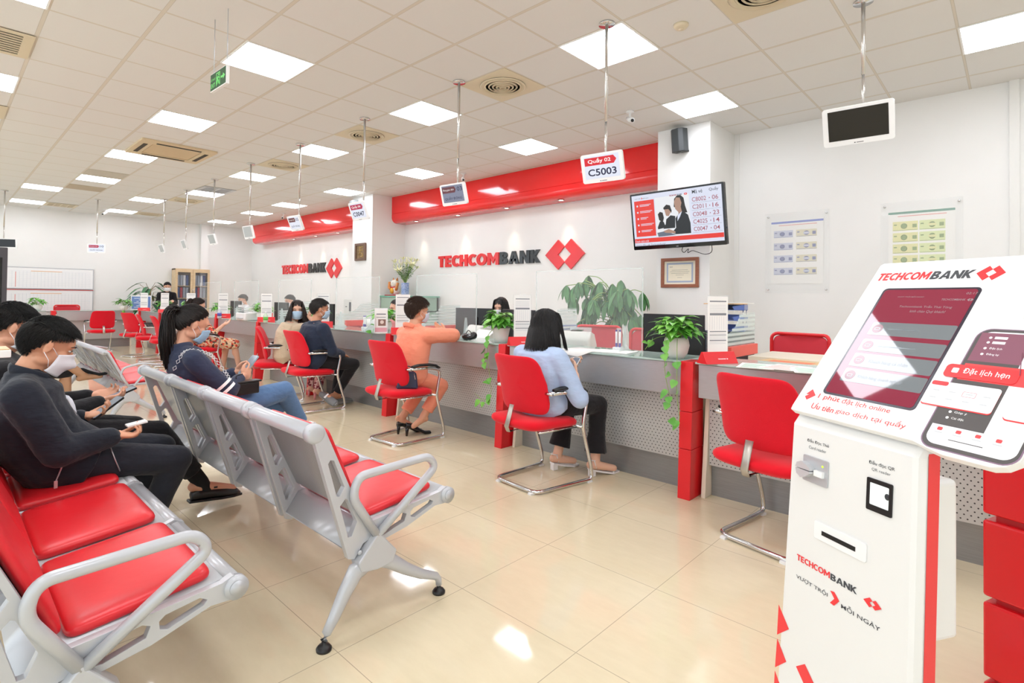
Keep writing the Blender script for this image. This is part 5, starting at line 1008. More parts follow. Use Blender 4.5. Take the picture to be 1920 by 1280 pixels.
# --- person on the bench behind
HANDS.clear(); HANDS['R'] = ((0, 1, 0), (0, 0, -1), (-1, 0, 0), (.2, .2, .2), .2); HANDS['L'] = ((0, 1, 0), (0, 0, -1), (1, 0, 0), (.2, .2, .2), .2)
m4, Mh, j = person('bare-legged seated person in black shoes, mostly hidden behind the two men', -6.75, .42,
    dict(head=(0, -.08, 1.02), neck=(0, -.14, .90), chest=(0, -.12, .76), waist=(0, -.05, .62), pelvis=(0, 0, .555), shR=(.17, -.13, .83), elR=(.2, .0, .60), wrR=(.1, .2, .58), shL=(-.17, -.13, .83), elL=(-.2, 0, .6), wrL=(-.1, .2, .58),
         hipR=(.08, .04, .56), knR=(.03, .41, .64), anR=(-.0, .64, .44), toR=(-.0, .78, .42), hipL=(-.08, .04, .55), knL=(-.05, .50, .50), anL=(-.05, .52, .11), toL=(-.05, .66, .05)),
    '#c99a78', (BLACKC, .95), (BLACKP, 'skirt'), vox=.01, head=(R(10), 0), hairs=dict(style='bob', col='#1a1512', n_=250))
shoe(m4, (0.0, .60, .40), (0.0, .82, .43), mat('black_suede', '#121113', .8), 'pump'); shoe(m4, (-.05, .49, .0), (-.05, .71, .0), mat('black_suede', '#121113', .8), 'pump')
# --- woman on the middle bench
HANDS.clear(); HANDS['R'] = ((-.35, .85, .35), (-.7, -.35, .5), (-.2, -.1, .9), (.55, .7, .6), .7); HANDS['L'] = ((.3, .9, .2), (.75, -.3, .5), (.1, -.1, .9), (.5, .7, .6), .7)
w1, Mh, j = person('woman in navy jacket with ponytail and blue mask on the middle bench', -3.74, 1.30,
    dict(head=(0, -.165, 1.075), neck=(0, -.225, .945), chest=(0, -.18, .79), waist=(0, -.08, .65), pelvis=(0, .0, .56), shR=(.155, -.20, .87), elR=(.215, -.02, .66), wrR=(.10, .10, .725), shL=(-.16, -.19, .87), elL=(-.2, .0, .66), wrL=(-.06, .12, .74),
         hipR=(.09, .06, .545), knR=(.04, .42, .60), anR=(-.06, .60, .33), toR=(-.07, .72, .27), hipL=(-.09, .06, .53), knL=(-.08, .42, .49), anL=(-.1, .34, .12), toL=(-.1, .48, .05)),
    '#e0a688', (SLATE, .98), (JEANS, 'long'), vox=.005, head=(R(20), 0), hairs=dict(style='pony', col='#1f1713', n_=1100, tie=(0, -.105, .055), length=.30, seed=11), msk=('#a6cbe6', 'pleat'))
MB().tube([V((0, -.108, .055)) + V((math.cos(a)*.016, 0, math.sin(a)*.016)) for a in [k*PI/4 for k in range(8)]], .007, 6, closed=True).xf(Mh).build('hair_tie', mat('lime_tie', '#c9cf6a', .6), w1)
m = MB()
for k_ in range(9):
    a_ = R(200-22*k_); p0 = V((.155+.012, -.19+.115*math.cos(a_)*-1*1.0, .82+.115*math.sin(a_)))
pa = arc([(.10, -.30, .80), (.135, -.25, .935), (.13, -.10, .90), (.17, .0, .74), (.16, .06, .62)], .06, 6)
for i in range(0, len(pa)-1):
    p0, p1 = pa[i], pa[i+1]; L_ = (p1-p0).length; nn_ = max(1, int(L_/.032))
    for q in range(nn_): c_ = p0.lerp(p1, (q+.5)/nn_)+V((.016, 0, .004)); d_ = (p1-p0).normalized(); s_ = d_.cross(V((1, 0, .3))).normalized(); m.tube([c_+d_*.016, c_+s_*.010, c_-d_*.016, c_-s_*.010], .0022, 5, closed=True)
m.build('chain_print', WHITET, w1)
m = MB(); e0, e1 = j['shR'], j['elR']
for f_ in (.80, .93): c_ = e0.lerp(e1, f_); d_ = (e1-e0).normalized(); m.tube([c_-d_*.009, c_+d_*.009], .0665, 20, caps=False)
m.build('sleeve_stripes', WHITET, w1)
hb = thing('handbag', 'black handbag in the lap of the ponytailed woman', 'handbag', (-3.585, 1.41, .665), R(8)); hb.scale = (.7, .62, .8); bev(MB().box(-.03, .06, -.12, .12, -.045, .05).build('bag_body', mat('black_bag_leather', '#17171a', .35), hb), .012, 3); bev(MB().box(-.036, .066, -.125, .14, .048, .062).build('flap', mat('black_bag_leather', '#17171a', .35), hb), .004); MB().tube(arc([(.02, -.1, .06), (.03, -.13, .11), (.03, -.05, .12)], .03), .004, 6).build('strap', mat('black_bag_leather', '#17171a', .35), hb)
phone('pale blue phone held by the ponytailed woman', (-3.71, 1.475, .80), R(10), R(-42), R(0), body=mat('blue_grey_case', '#9cb6c2', .4))
shoe(w1, (-.055, .575, .275), (-.075, .77, .215), mat('white_leather', '#e8e6e2', .4), 'sneaker'); shoe(w1, (-.1, .31, .01), (-.1, .54, .01), mat('white_leather', '#e8e6e2', .4), 'sneaker')
# --- woman in the light blue shirt
HANDS.clear(); HANDS['R'] = ((-.45, .6, .55), (-.75, 0, .3), (-.1, .1, .9), (.5, .6, .6), .7); HANDS['L'] = ((.4, .7, .4), (.75, 0, .4), (.1, 0, .9), (.4, .6, .6), .6)
w2, Mh, j = person('woman with black bob and light blue shirt sitting at the counter with her phone', -2.37, 2.955, rz=R(-4), J=
    dict(head=(0, .03, 1.065), neck=(0, -.03, .935), chest=(0, -.05, .775), waist=(0, -.03, .62), pelvis=(0, .0, .545), shR=(.165, -.03, .87), elR=(.285, .05, .60), wrR=(.15, .18, .72), shL=(-.165, -.03, .87), elL=(-.21, .07, .63), wrL=(-.02, .24, .745),
         hipR=(.09, .05, .535), knR=(.15, .44, .50), anR=(.17, .38, .10), toR=(.24, .51, .045), hipL=(-.09, .05, .535), knL=(-.09, .40, .50), anL=(-.1, .28, .105), toL=(-.05, .41, .05)),
    sk='#e8b89c', top=(SHIRTB, 1.08), bottom=(BLACKP, 'flare'), head=(R(14), R(-14)), hairs=dict(style='bob', col='#151212', n_=1300, length=.25, seed=21, thick=1.35), sleeves='elbow', hem=V((0, .02, .50)), vox=.006)
m = MB(); e_ = j['elR']; w_ = (j['wrR']-e_).normalized(); m.tube([e_-w_*.02, e_+w_*.01, e_+w_*.035, e_+w_*.05], [.052, .066, .066, .058], 16); d = cloth(m.build('rolled_cuff', SHIRTB, w2), .008, 3, .008)
MB().tube([(.0, .02, .955), (.045, -.02, .95), (.04, -.075, .955), (0, -.092, .958), (-.04, -.075, .955), (-.045, -.02, .95)], (.022, .006), 8, up=(0, 0, 1)).build('collar', SHIRTB, w2)
for a_, s_ in (('R', .035), ('L', .02)): an = j['an'+a_]; shoe(w2, V((an.x-.005, an.y-.03, .002)), V((an.x+s_*1.6, an.y+.19, .002)), mat('white_strap_leather', '#f0eeec', .35), 'sandal', 'sandal')
phone('white phone in the hands of the blue-shirted woman', (-2.29, 3.195, .80), R(12), R(-58), R(0), body=WHITE)
# --- person in the orange suit
HANDS.clear(); HANDS['R'] = ((-.9, -.1, .3), (0, -.5, .6), (0, .3, .9), (.3, .5, .5), .4); HANDS['L'] = ((.9, .2, .0), (0, 0, -1), (0, 1, 0), (.2, .3, .3), .4)
w3, Mh, j = person('short-haired person in an orange suit leaning on the counter, back to camera', -3.98, 3.0, rz=0, J=
    dict(head=(0, .115, 1.135), neck=(0, .08, 1.00), chest=(0, .07, .84), waist=(0, .03, .66), pelvis=(0, .02, .55), shR=(.175, .09, .92), elR=(.21, .37, .915), wrR=(.0, .46, .925), shL=(-.175, .09, .92), elL=(-.22, .34, .915), wrL=(.02, .42, .925),
         hipR=(.09, .03, .535), knR=(.12, .31, .44), anR=(.08, .13, .17), toR=(.03, .06, .09), hipL=(-.09, .03, .535), knL=(-.1, .27, .42), anL=(-.12, .04, .145), toL=(-.08, .18, .03)),
    sk='#e0a686', top=(ORANGE, 1.12), bottom=(ORANGE, 'crop'), head=(R(4), R(-12)), hairs=dict(style='short', col='#443024', n_=1700, seed=31, thick=2.2), msk=('#cfdcea', 'pleat'), vox=.006)
MB().tube([(.07, .02, 1.0), (.05, -.01, 1.015), (0, -.02, 1.02), (-.05, -.01, 1.015), (-.07, .02, 1.0)], (.02, .006), 8, up=(0, 0, 1)).build('collar', ORANGE, w3)
shoe(w3, (-.12, .005, .0), (-.06, .20, .0), BLACKG if 0 else mat('black_patent', '#141416', .15), 'pump'); 
t = thing('high_heel_shoe', 'slipped off black high heel shoe beside the person in orange', 'shoe', (0, 0, 0)); shoe(t, (-3.99, 3.02, .0), (-3.93, 3.21, .0), mat('black_patent', '#141416', .15), 'pump', 'shoe_upper')
t = thing('handbag', 'navy handbag tucked behind the person in orange on the red chair', 'handbag', (-3.80, 2.86, .475), R(60)); bev(MB().prism([(-.09, 0), (.10, 0), (.08, .14), (-.06, .15)], -.045, .045, 'xz').build('bag_body', mat('navy_leather', '#2e3350', .4), t), .015, 3); MB().tube(arc([(-.04, 0, .14), (-.02, .0, .19), (.04, 0, .19), (.06, 0, .13)], .03), .005, 6).build('handle', mat('navy_leather', '#2e3350', .4), t); MB().tube([(.06, -.046, .13), (.07, -.05, .08)], .004, 6).build('tassel', CHROME, t)
# --- man in the navy suit
HANDS.clear(); HANDS['R'] = ((-.2, .8, -.3), (0, -.2, -.9), (-.9, 0, 0), (.4, .5, .5), .4); HANDS['L'] = ((.2, .8, -.3), (0, -.2, -.9), (.9, 0, 0), (.4, .5, .5), .4)
m5, Mh, j = person('man with grey cropped hair in a dark navy jacket at the counter, back to camera', -5.62, 2.93, rz=0, J=
    dict(head=(0, .08, 1.115), neck=(0, .03, .975), chest=(0, .0, .81), waist=(0, .0, .65), pelvis=(0, .0, .55), shR=(.18, .03, .90), elR=(.21, .12, .66), wrR=(.13, .30, .605), shL=(-.18, .03, .90), elL=(-.21, .12, .66), wrL=(-.13, .30, .605),
         hipR=(.09, .05, .535), knR=(.16, .43, .49), anR=(.02, .30, .16), toR=(.1, .16, .14), hipL=(-.09, .05, .53), knL=(-.1, .43, .49), anL=(-.08, .34, .12), toL=(-.08, .46, .05)),
    sk='#cf9474', top=(SUITN, 1.14), bottom=(BLACKP, 'long'), head=(R(4), R(-18)), hairs=dict(style='short', col='#37322f', n_=900, seed=41, thick=.9), msk=('#b9d3e8', 'pleat'), vox=.008)
shoe(m5, (-.04, .16, .13), (.17, .20, .06), mat('grey_sneaker', '#77797a', .7), 'sneaker', roll=R(40)); shoe(m5, (-.08, .31, .01), (-.08, .54, .01), mat('grey_sneaker', '#77797a', .7), 'sneaker')
# --- woman in beige
HANDS.clear(); HANDS['R'] = ((.3, .2, .9), (0, 1, 0), (1, 0, 0), (.5, .5, .5), .4); HANDS['L'] = ((0, 1, 0), (0, 0, -1), (1, 0, 0), (.3, .4, .4), .4)
w4, Mh, j = person('woman in a beige top with blue mask looking back beside the man in navy', -6.34, 2.95, rz=R(-10), J=
    dict(head=(.03, .13, 1.09), neck=(0, .08, .955), chest=(0, .02, .81), waist=(0, .0, .66), pelvis=(0, .0, .55), shR=(.14, .10, .87), elR=(.20, .32, .90), wrR=(.13, .24, 1.02), shL=(-.15, .03, .88), elL=(-.2, .08, .64), wrL=(-.08, .24, .60),
         hipR=(.09, .05, .535), knR=(.12, .42, .49), anR=(.14, .36, .12), toR=(.14, .48, .05), hipL=(-.09, .05, .53), knL=(-.1, .42, .49), anL=(-.1, .36, .12), toL=(-.1, .48, .05)),
    sk='#e6b498', top=(BEIGEC, .98), bottom=(MAROONP, 'long'), head=(R(4), R(-105), R(0)), hairs=dict(style='bob', col='#261b15', n_=800, length=.24, seed=51), msk=('#b4d2ea', 'pleat'), vox=.008, sleeves='elbow')
for s_ in (.14, -.1): shoe(w4, (s_, .33, .0), (s_, .52, .0), mat('pink_shoe', '#d98a8a', .5), 'pump')
# --- woman in the floral skirt
HANDS.clear(); HANDS['R'] = ((.3, .8, .5), (0, -.4, .6), (-1, 0, .2), (.2, .3, .3), .3); HANDS['L'] = ((0, 1, 0), (0, 0, -1), (1, 0, 0), (.3, .4, .4), .4)
w5, Mh, j = person('ponytailed woman in a floral dress at the counter, beyond the navy jacket woman', -9.0, 2.86, rz=0, J=
    dict(head=(0, -.05, 1.09), neck=(0, -.09, .955), chest=(0, -.08, .80), waist=(0, -.03, .65), pelvis=(0, .0, .55), shR=(.15, -.06, .87), elR=(.2, .12, .68), wrR=(.17, .26, .80), shL=(-.15, -.06, .87), elL=(-.2, .08, .64), wrL=(-.08, .24, .60),
         hipR=(.09, .05, .545), knR=(.12, .45, .49), anR=(.12, .53, .12), toR=(.14, .65, .05), hipL=(-.09, .05, .53), knL=(-.1, .42, .49), anL=(-.1, .36, .12), toL=(-.1, .48, .05)),
    sk='#e6b498', top=(FLORAL, .95), bottom=(FLORAL, 'skirt'), head=(R(18), R(0)), hairs=dict(style='pony', col='#2b1d17', n_=500, tie=(0, -.1, .05), length=.14, seed=61), msk=('#d8e2ea', 'pleat'), vox=.009, sleeves='elbow')
for s_ in (.12, -.1): shoe(w5, (s_, .48 if s_ > 0 else .33, .0), (s_, .66 if s_ > 0 else .52, .0), mat('nude_shoe', '#d8b8a0', .5), 'pump')
# --- staff behind the counter
def staff(label, x, y, topz, hs, col, cloth_, sk='#e6b498', yaw=180, mk=('#eef2f6', 'pleat'), bend=0):
    h_ = topz-.118; HANDS.clear(); HANDS['R'] = ((0, 1, 0), (0, 0, -1), (-1, 0, 0), (.3, .4, .4), .4); HANDS['L'] = ((0, 1, 0), (0, 0, -1), (1, 0, 0), (.3, .4, .4), .4)
    b_ = h_-1.085
    o = person(label, x, y, dict(head=(0, .05+bend, h_), neck=(0, .0+bend*.7, h_-.13), chest=(0, -.03+bend*.4, h_-.29), waist=(0, -.02, h_-.44), pelvis=(0, 0, .55+b_), shR=(.16, .0+bend*.6, h_-.2), elR=(.2, .12, h_-.42), wrR=(.1, .33, max(.80, h_-.36)), shL=(-.16, .0+bend*.6, h_-.2), elL=(-.2, .12, h_-.42), wrL=(-.1, .33, max(.80, h_-.36)),
        hipR=(.09, .05, .54+b_), knR=(.1, .42 if b_ < .2 else .05, .5), anR=(.1, .4 if b_ < .2 else 0, .1), toR=(.1, .5 if b_ < .2 else .12, .04), hipL=(-.09, .05, .54+b_), knL=(-.1, .42 if b_ < .2 else .05, .5), anL=(-.1, .4 if b_ < .2 else 0, .1), toL=(-.1, .5 if b_ < .2 else .12, .04)),
        sk, (cloth_, .98), (BLACKP, 'long'), rz=R(yaw), vox=.009, head=(R(14), 0), hairs=dict(style=hs, col=col, n_=350, tie=(0, -.07, .11) if hs == 'bun' else None, length=.2), msk=mk, group='bank staff behind the counter')
staff('staff member with black bob behind the potted pothos and counter', -4.55, 4.88, 1.27, 'bob', '#14110f', BLACKC, yaw=195)
staff('staff member with a spiky bun half hidden behind the orange suit', -6.66, 4.86, 1.22, 'bun', '#3a3230', PINKC, yaw=170)
staff('staff member with short dark hair behind the beige-topped woman', -10.24, 4.9, 1.28, 'short', '#4a4643', WHITE if 0 else fabric('white_uniform', '#e8e8ea', 120, wr=7), yaw=185)
staff('staff member faintly seen behind acrylic above the printer, below the far bank sign', -12.56, 4.9, 1.28, 'short', '#5a5652', fabric('white_uniform', '#e8e8ea', 120, wr=7), yaw=180)
staff('standing staff member in black and white mask before the tall dark green plant', -16.05, 4.24, 1.58, 'short', '#1a1614', BLACKC, yaw=-100, bend=.12)
# ---------------------------------------------------------------- plants and counter things
LEAF = mat('pothos_leaf', '#5fae3a', .35, sub=0); n = NT(LEAF); n.col(n.ramp(n.noise(9, detail=2), [(.3, '#4b9a30'), (.7, '#86c552')])); n.b.inputs['Transmission Weight'].default_value = 0
LEAFD = mottled('dark_green_leaf', '#3f7a44', '#5a9656', 5, .35); STEM = mat('green_stem', '#8fae5a', .5); POT = mat('white_ceramic', '#eceae4', .3); SOIL = mat('soil', '#4b3a2c', .9)
def leaf(mb, p_, d, up, L, w, droop=.3, heart=True, seg=5):
    p_, d, up = V(p_), V(d).normalized(), V(up); s_ = d.cross(up); s_ = s_.normalized() if s_.length > .01 else V((1, 0, 0)); u = s_.cross(d).normalized(); vs = []; fs = []
    prof = [(-.08, .22), (.06, .46), (.3, .5), (.62, .33), (.86, .13), (1.0, .01)] if heart else [(0, .08), (.2, .3), (.5, .42), (.75, .33), (.92, .15), (1, .01)]
    for t_, h_ in prof:
        c_ = p_+d*(L*t_)-u*(droop*L*t_*t_)
        vs += [c_-s_*(w*h_)+u*(w*h_*.25), c_, c_+s_*(w*h_)+u*(w*h_*.25)]
    for i in range(len(prof)-1):
        o = i*3; fs += [(o, o+1, o+4, o+3), (o+1, o+2, o+5, o+4)]
    b_ = mb.smooth; mb.smooth = True; mb.add(vs, fs); mb.smooth = b_
def pothos(loc, label, n_=46, sc=1.0, vines=(), seed=1, pot_r=.085, pot_h=.14, pot='round', group='potted pothos plants on the counters'):
    rnd = random.Random(seed); t = thing('potted_pothos', label, 'potted plant', loc, 0, group)
    if pot == 'round': pr = [(pot_r*.55, 0), (pot_r*.85, pot_h*.25), (pot_r, pot_h*.62), (pot_r*.92, pot_h*.9), (pot_r*.86, pot_h), (pot_r*.78, pot_h), (pot_r*.78, pot_h*.85), (0, pot_h*.85)]
    else: pr = [(pot_r*.72, 0), (pot_r*.82, pot_h*.4), (pot_r, pot_h*.96), (pot_r*1.04, pot_h), (pot_r*.94, pot_h), (pot_r*.9, pot_h*.85), (0, pot_h*.85)]
    MB().lathe(pr, 26).build('pot', POT, t)
    m, st = MB(), MB(); top = V((0, 0, pot_h*.9))
    for i in range(n_):
        a_ = rnd.uniform(0, 2*PI); e_ = rnd.uniform(.0, 1.25); r_ = rnd.uniform(.5, 1.0)*.13*sc; tip = top+V((math.cos(a_)*math.cos(e_)*r_*1.15, math.sin(a_)*math.cos(e_)*r_*1.15, math.sin(e_)*r_*1.05+.03)); d = V((math.cos(a_), math.sin(a_), rnd.uniform(-.35, .5)-.0))
        st.tube([top+V((rnd.uniform(-.02, .02), rnd.uniform(-.02, .02), -.02)), top.lerp(tip, .5)+V((0, 0, .03)), tip], .0018, 4, caps=False); leaf(m, tip, d, (0, 0, 1), rnd.uniform(.065, .1)*sc, rnd.uniform(.06, .085)*sc, .45)
    m.build('foliage', LEAF, t)
    for vn in vines:
        pts = arc([V(q) for q in vn[0]], .06, 4); st.tube(pts, .0022, 5)
    st.build('stems', STEM, t)
    if vines:
        m = MB()
        for vn in vines:
            pts = arc([V(q) for q in vn[0]], .06, 4)
            for f_ in vn[1]:
                i = min(len(pts)-2, int(f_*(len(pts)-1))); q = pts[i]; a_ = rnd.uniform(-.9, .9)*1.0; d = V((math.sin(a_)*.7+.1, -.45, -.75 if rnd.random() < .6 else .1)); leaf(m, q+d.normalized()*.02, d, (0, -1, .5), rnd.uniform(.045, .07)*sc, rnd.uniform(.042, .062)*sc, .1)
        m.build('trailing_leaves', LEAF, t)
    return t
ZC = .8725
pothos((-1.66, 3.52, ZC), 'pothos in round white pot trailing over the nearest red post', 85, 1.0, [([(-.02, -.03, .14), (-.02, -.10, .17), (-.01, -.16, .08), (.0, -.165, -.1), (.04, -.18, -.22), (.05, -.20, -.3)], (.25, .35, .45, .55, .66, .78, .9, 1)), ([(.03, -.05, .14), (.07, -.14, .1), (.09, -.18, -.05), (.10, -.21, -.20), (.13, -.22, -.36), (.11, -.22, -.41)], (.3, .5, .62, .9, 1)), ([(-.06, .0, .15), (-.14, -.06, .13), (-.18, -.1, .05)], (.5, .8, 1))], 3)
pothos((-3.30, 3.52, ZC), 'pothos in ribbed white pot with a long vine, beside the blue-shirted woman', 80, 1.0, [([(.0, -.06, .14), (-.02, -.15, .08), (-.0, -.17, -.1), (.05, -.19, -.28), (.09, -.2, -.42), (.02, -.22, -.50), (-.10, -.22, -.44)], (.15, .22, .3, .38, .5, .6, .72, .82, .92, 1)), ([(-.03, -.04, .14), (-.05, -.14, .05), (-.04, -.17, -.12), (-.02, -.18, -.2)], (.4, .6, .8, 1))], 8, .08, .13, 'ribbed')
pothos((-5.12, 3.54, ZC), 'pothos left of the brochure holder, beyond the person in orange', 44, 1.0, [([(.0, -.06, .14), (-.02, -.13, .05), (-.02, -.16, -.06)], (.4, .7, 1))], 12, .08, .12)
for i, (x, lb) in enumerate([(-6.68, 'pothos partly hidden behind the heads of the seated couple'), (-8.36, 'pothos between the white printer and the notice sheet'), (-10.1, 'pothos between the ponytailed heads and the spray bottle'), (-11.8, 'distant pothos right of the standing staff member'), (-13.5, 'distant pothos below the standing staff member')]): pothos((x, 3.52, ZC), lb, 34, 1.0, (), 20+i, .08, .13)
pothos((-15.1, 3.1, ZC), 'distant pothos in white pot where the counters meet', 34, 1.15, [([(.08, .0, .1), (.14, .0, 0), (.16, .02, -.12)], (.4, .7, 1))], 31, .09, .12); pothos((-15.5, 1.58, ZC), 'distant pothos on the end wall counter in front of the whiteboards', 26, 1.1, [([(.05, -.1, .12), (.1, -.22, .08), (.14, -.26, -.02)], (.4, .7, 1))], 37, .09, .13)
# big pachira behind the counter
def bigtree():
    t = thing('pachira_tree', 'large money tree with drooping palm-like leaves behind the clear screen', 'potted tree', (-3.48, 5.85, 0)); rnd = random.Random(4)
    MB().lathe([(.16, 0), (.2, .1), (.22, .34), (.23, .36), (.2, .36), (.19, .3), (0, .3)], 24).build('pot', POT, t)
    pts = [(0, 0, .3), (.02, 0, .6), (-.02, .0, .9), (-.05, 0, 1.1), (-.12, 0, 1.25)]; m = MB()
    for ph in (0, 2.1, 4.2): m.tube([(x+.018*math.cos(ph+z*9), y+.018*math.sin(ph+z*9), z) for x, y, z in arc(pts, .2, 6)], .028, 9)
    br = [(-.10, 0, 1.22)]; m2 = MB(); lv = MB()
    for k_ in range(52):
        a_ = rnd.uniform(0, 2*PI); ex = rnd.uniform(.12, .6); b0 = V((-.03-.09*rnd.random(), 0, rnd.uniform(.95, 1.3)))
        tip = b0+V((math.cos(a_)*ex*.9-.16, math.sin(a_)*ex*.55, rnd.uniform(.02, .50)-ex*.25))
        if tip.y > .6: continue
        tip.x = min(tip.x, .22)
        m2.tube(arc([b0, b0.lerp(tip, .6)+V((0, 0, .1)), tip], .1, 4), .006, 5)
        nl = 6
        for q in range(nl): b_ = a_+(q-nl/2+.5)*.75; leaf(lv, tip, (math.cos(b_)*.6, math.sin(b_)*.6, -rnd.uniform(.5, 1.3)), (math.cos(b_), math.sin(b_), .6), rnd.uniform(.17, .26), rnd.uniform(.07, .095), .35, False)
    m.build('braided_trunk', mat('trunk_bark', '#9c8672', .8), t); m2.build('branches', STEM, t); lv.build('foliage', LEAFD, t)
bigtree()
t = thing('dracaena_plant', 'tall dark green plant with arching leaves by the end wall', 'potted tree', (-16.72, 4.02, 0)); rnd = random.Random(8); m = MB(); st = MB()
MB().lathe([(.17, 0), (.22, .3), (.23, .4), (.2, .4), (0, .36)], 20).build('pot', POT, t)
for k_ in range(46):
    a_ = rnd.uniform(0, 2*PI); z0 = rnd.uniform(.75, 1.35); L = rnd.uniform(.3, .62); e_ = rnd.uniform(.2, 1.2); p0 = V((0, 0, z0)); d = V((math.cos(a_)*math.cos(e_)*.6, math.sin(a_)*math.cos(e_), math.sin(e_))); tip = p0+d*L*.55; tip.x = max(-.3, min(.3, tip.x)); st.tube([p0, tip], .006, 4, caps=False); leaf(m, tip, (d.x, d.y, .1), (0, 0, 1), rnd.uniform(.28, .4), .11, .9, False)
st.tube([(0, 0, .36), (.02, 0, .9), (0, 0, 1.35)], .03, 8); st.build('stems', mat('cane_stem', '#8a7a5a', .8), t); m.build('foliage', mottled('deep_green_leaf', '#2f6440', '#47805030'[:7], 5, .4), t)
# desk calendars
ROWS = mat('print_grey', '#8b8d92', .8)
def calendar(x, y, label, w=.15, h=.35, red_=True, yaw=62):
    t = thing('desk_calendar', label, 'notice stand', (x, y, ZC), R(yaw), 'tall white notice sheets on red stands')
    MB().prism([(-.045, 0), (.045, 0), (.006, .072), (-.006, .072)], -.12, .12, 'yz').build('red_stand', REDM, t)
    mb = MB(); put_block(mb, 'TECHCOMBANK'[:7], -.02, 0, .036, .006, 0, .0004); put_block(mb, 'BANK', .018, 0, .02, .006, 0, .0004); put_logo(mb, .043, -.001, .012, .008, 0, .0004)
    mb.xf(Matrix(((1, 0, 0, 0), (0, math.sin(R(61.5))*0+.476, -.88, -.0305), (0, .88, .476, .0265), (0, 0, 0, 1)))).build('lettering', WHITET, t)
    mb = MB().mat(0).box(-w/2, w/2, -.002, .002, .07, .07+h); mb.mat(1)
    for z_, th in ((.9, .008), (.66, .014), (.36, .006), (.3, .004), (.2, .006)): mb.box(-w*.42, w*.42, -.0026, -.002, .07+h*z_, .07+h*z_+th)
    mb.mat(2)
    for k_ in range(8): mb.box(-w*.42+k_*w*.12, -w*.42+k_*w*.12+.001, -.0025, -.002, .07+h*.4, .07+h*.64)
    for z_ in [.15+.025*q for q in range(8)]+[.72+.03*q for q in range(5)]: mb.box(-w*.42, w*.40, -.0025, -.002, .07+h*z_, .07+h*z_+.0015)
    mb.build('printed_sheet', [PAPER, ROWS, mat('print_pale', '#b9bcc4', .8)], t); MB().box(-w/2-.008, w/2+.008, .002, .004, .05, .07+h+.01).build('acrylic_holder', ACRYL, t)
for x, lb in zip(PX, ['tall white notice sheet on red stand, nearest the kiosk', 'tall white notice sheet on red stand left of the blue-shirted woman', 'tall white notice sheet on red stand left of the orange suit', 'white notice sheet on red stand hidden near the man in navy', 'white notice sheet on red stand with a green bottle before it', 'white notice sheet on red stand behind the spray bottle', 'distant white notice sheet on red stand, right of the standing staff', 'distant white notice sheet on red stand in front of the standing staff', 'distant white notice sheet on red stand at the counter corner']): calendar(x+.17, 3.44, lb)
t = thing('brochure_holder', 'white brochure holder with a small photo beside the orange suit', 'brochure holder', (-4.93, 3.36, ZC), R(60)); MB().box(-.07, .07, -.03, .03, 0, .012).box(-.07, .07, .0, .006, 0, .27).box(-.07, -.066, -.03, .006, 0, .2).box(.066, .07, -.03, .006, 0, .2).build('holder', WHITE, t); mb = MB().mat(0).box(-.062, .062, -.006, -.002, .015, .25); mb.mat(1).box(-.05, .05, -.0066, -.006, .2, .212).box(-.05, .05, -.0066, -.006, .17, .176); mb.mat(2).box(-.03, .05, -.0066, -.006, .08, .15); mb.mat(3).ell((.01, -.0066, .12), (.02, .0005, .02)); mb.mat(4).box(-.062, .062, -.0066, -.006, .015, .06); mb.build('brochure', [PAPER, ROWS, mat('photo_brown', '#8d6f64', .7), mat('photo_light', '#e5d6cc', .7), mat('photo_pink', '#e3a8b0', .7)], t)
# pens
def pens(x, y, label, n_=2):
    t = thing('pen_stand', label, 'pen stand', (x, y, ZC)); bev(MB().bx((0, 0, .012), (.07, .05, .024)).build('base', WHITE, t), .004)
    for k_ in range(n_): s_ = (k_-(n_-1)/2)*.03; p_ = MB().tube([(s_, 0, .02), (s_*1.1, 0, .15)], .007, 10).build('pen', WHITE, t); MB().tube([(s_*1.01, 0, .022), (s_*1.03, 0, .055)], .0085, 10).build('grip', mat('violet_ink', '#4b3f9a', .4), p_); MB().tube([(s_*1.1, 0, .145), (s_*1.1, 0, .158)], .0075, 10).build('cap', mat('violet_ink', '#4b3f9a', .4), p_)
    MB().box(-.02, .02, .012, .016, .02, .17).build('acrylic_back', ACEDGE, t)
pens(-2.22, 3.70, 'pair of white and violet pens standing on the ledge by the clear screen'); pens(-5.75, 3.68, 'pair of pens on the ledge between the man in navy and the pothos')
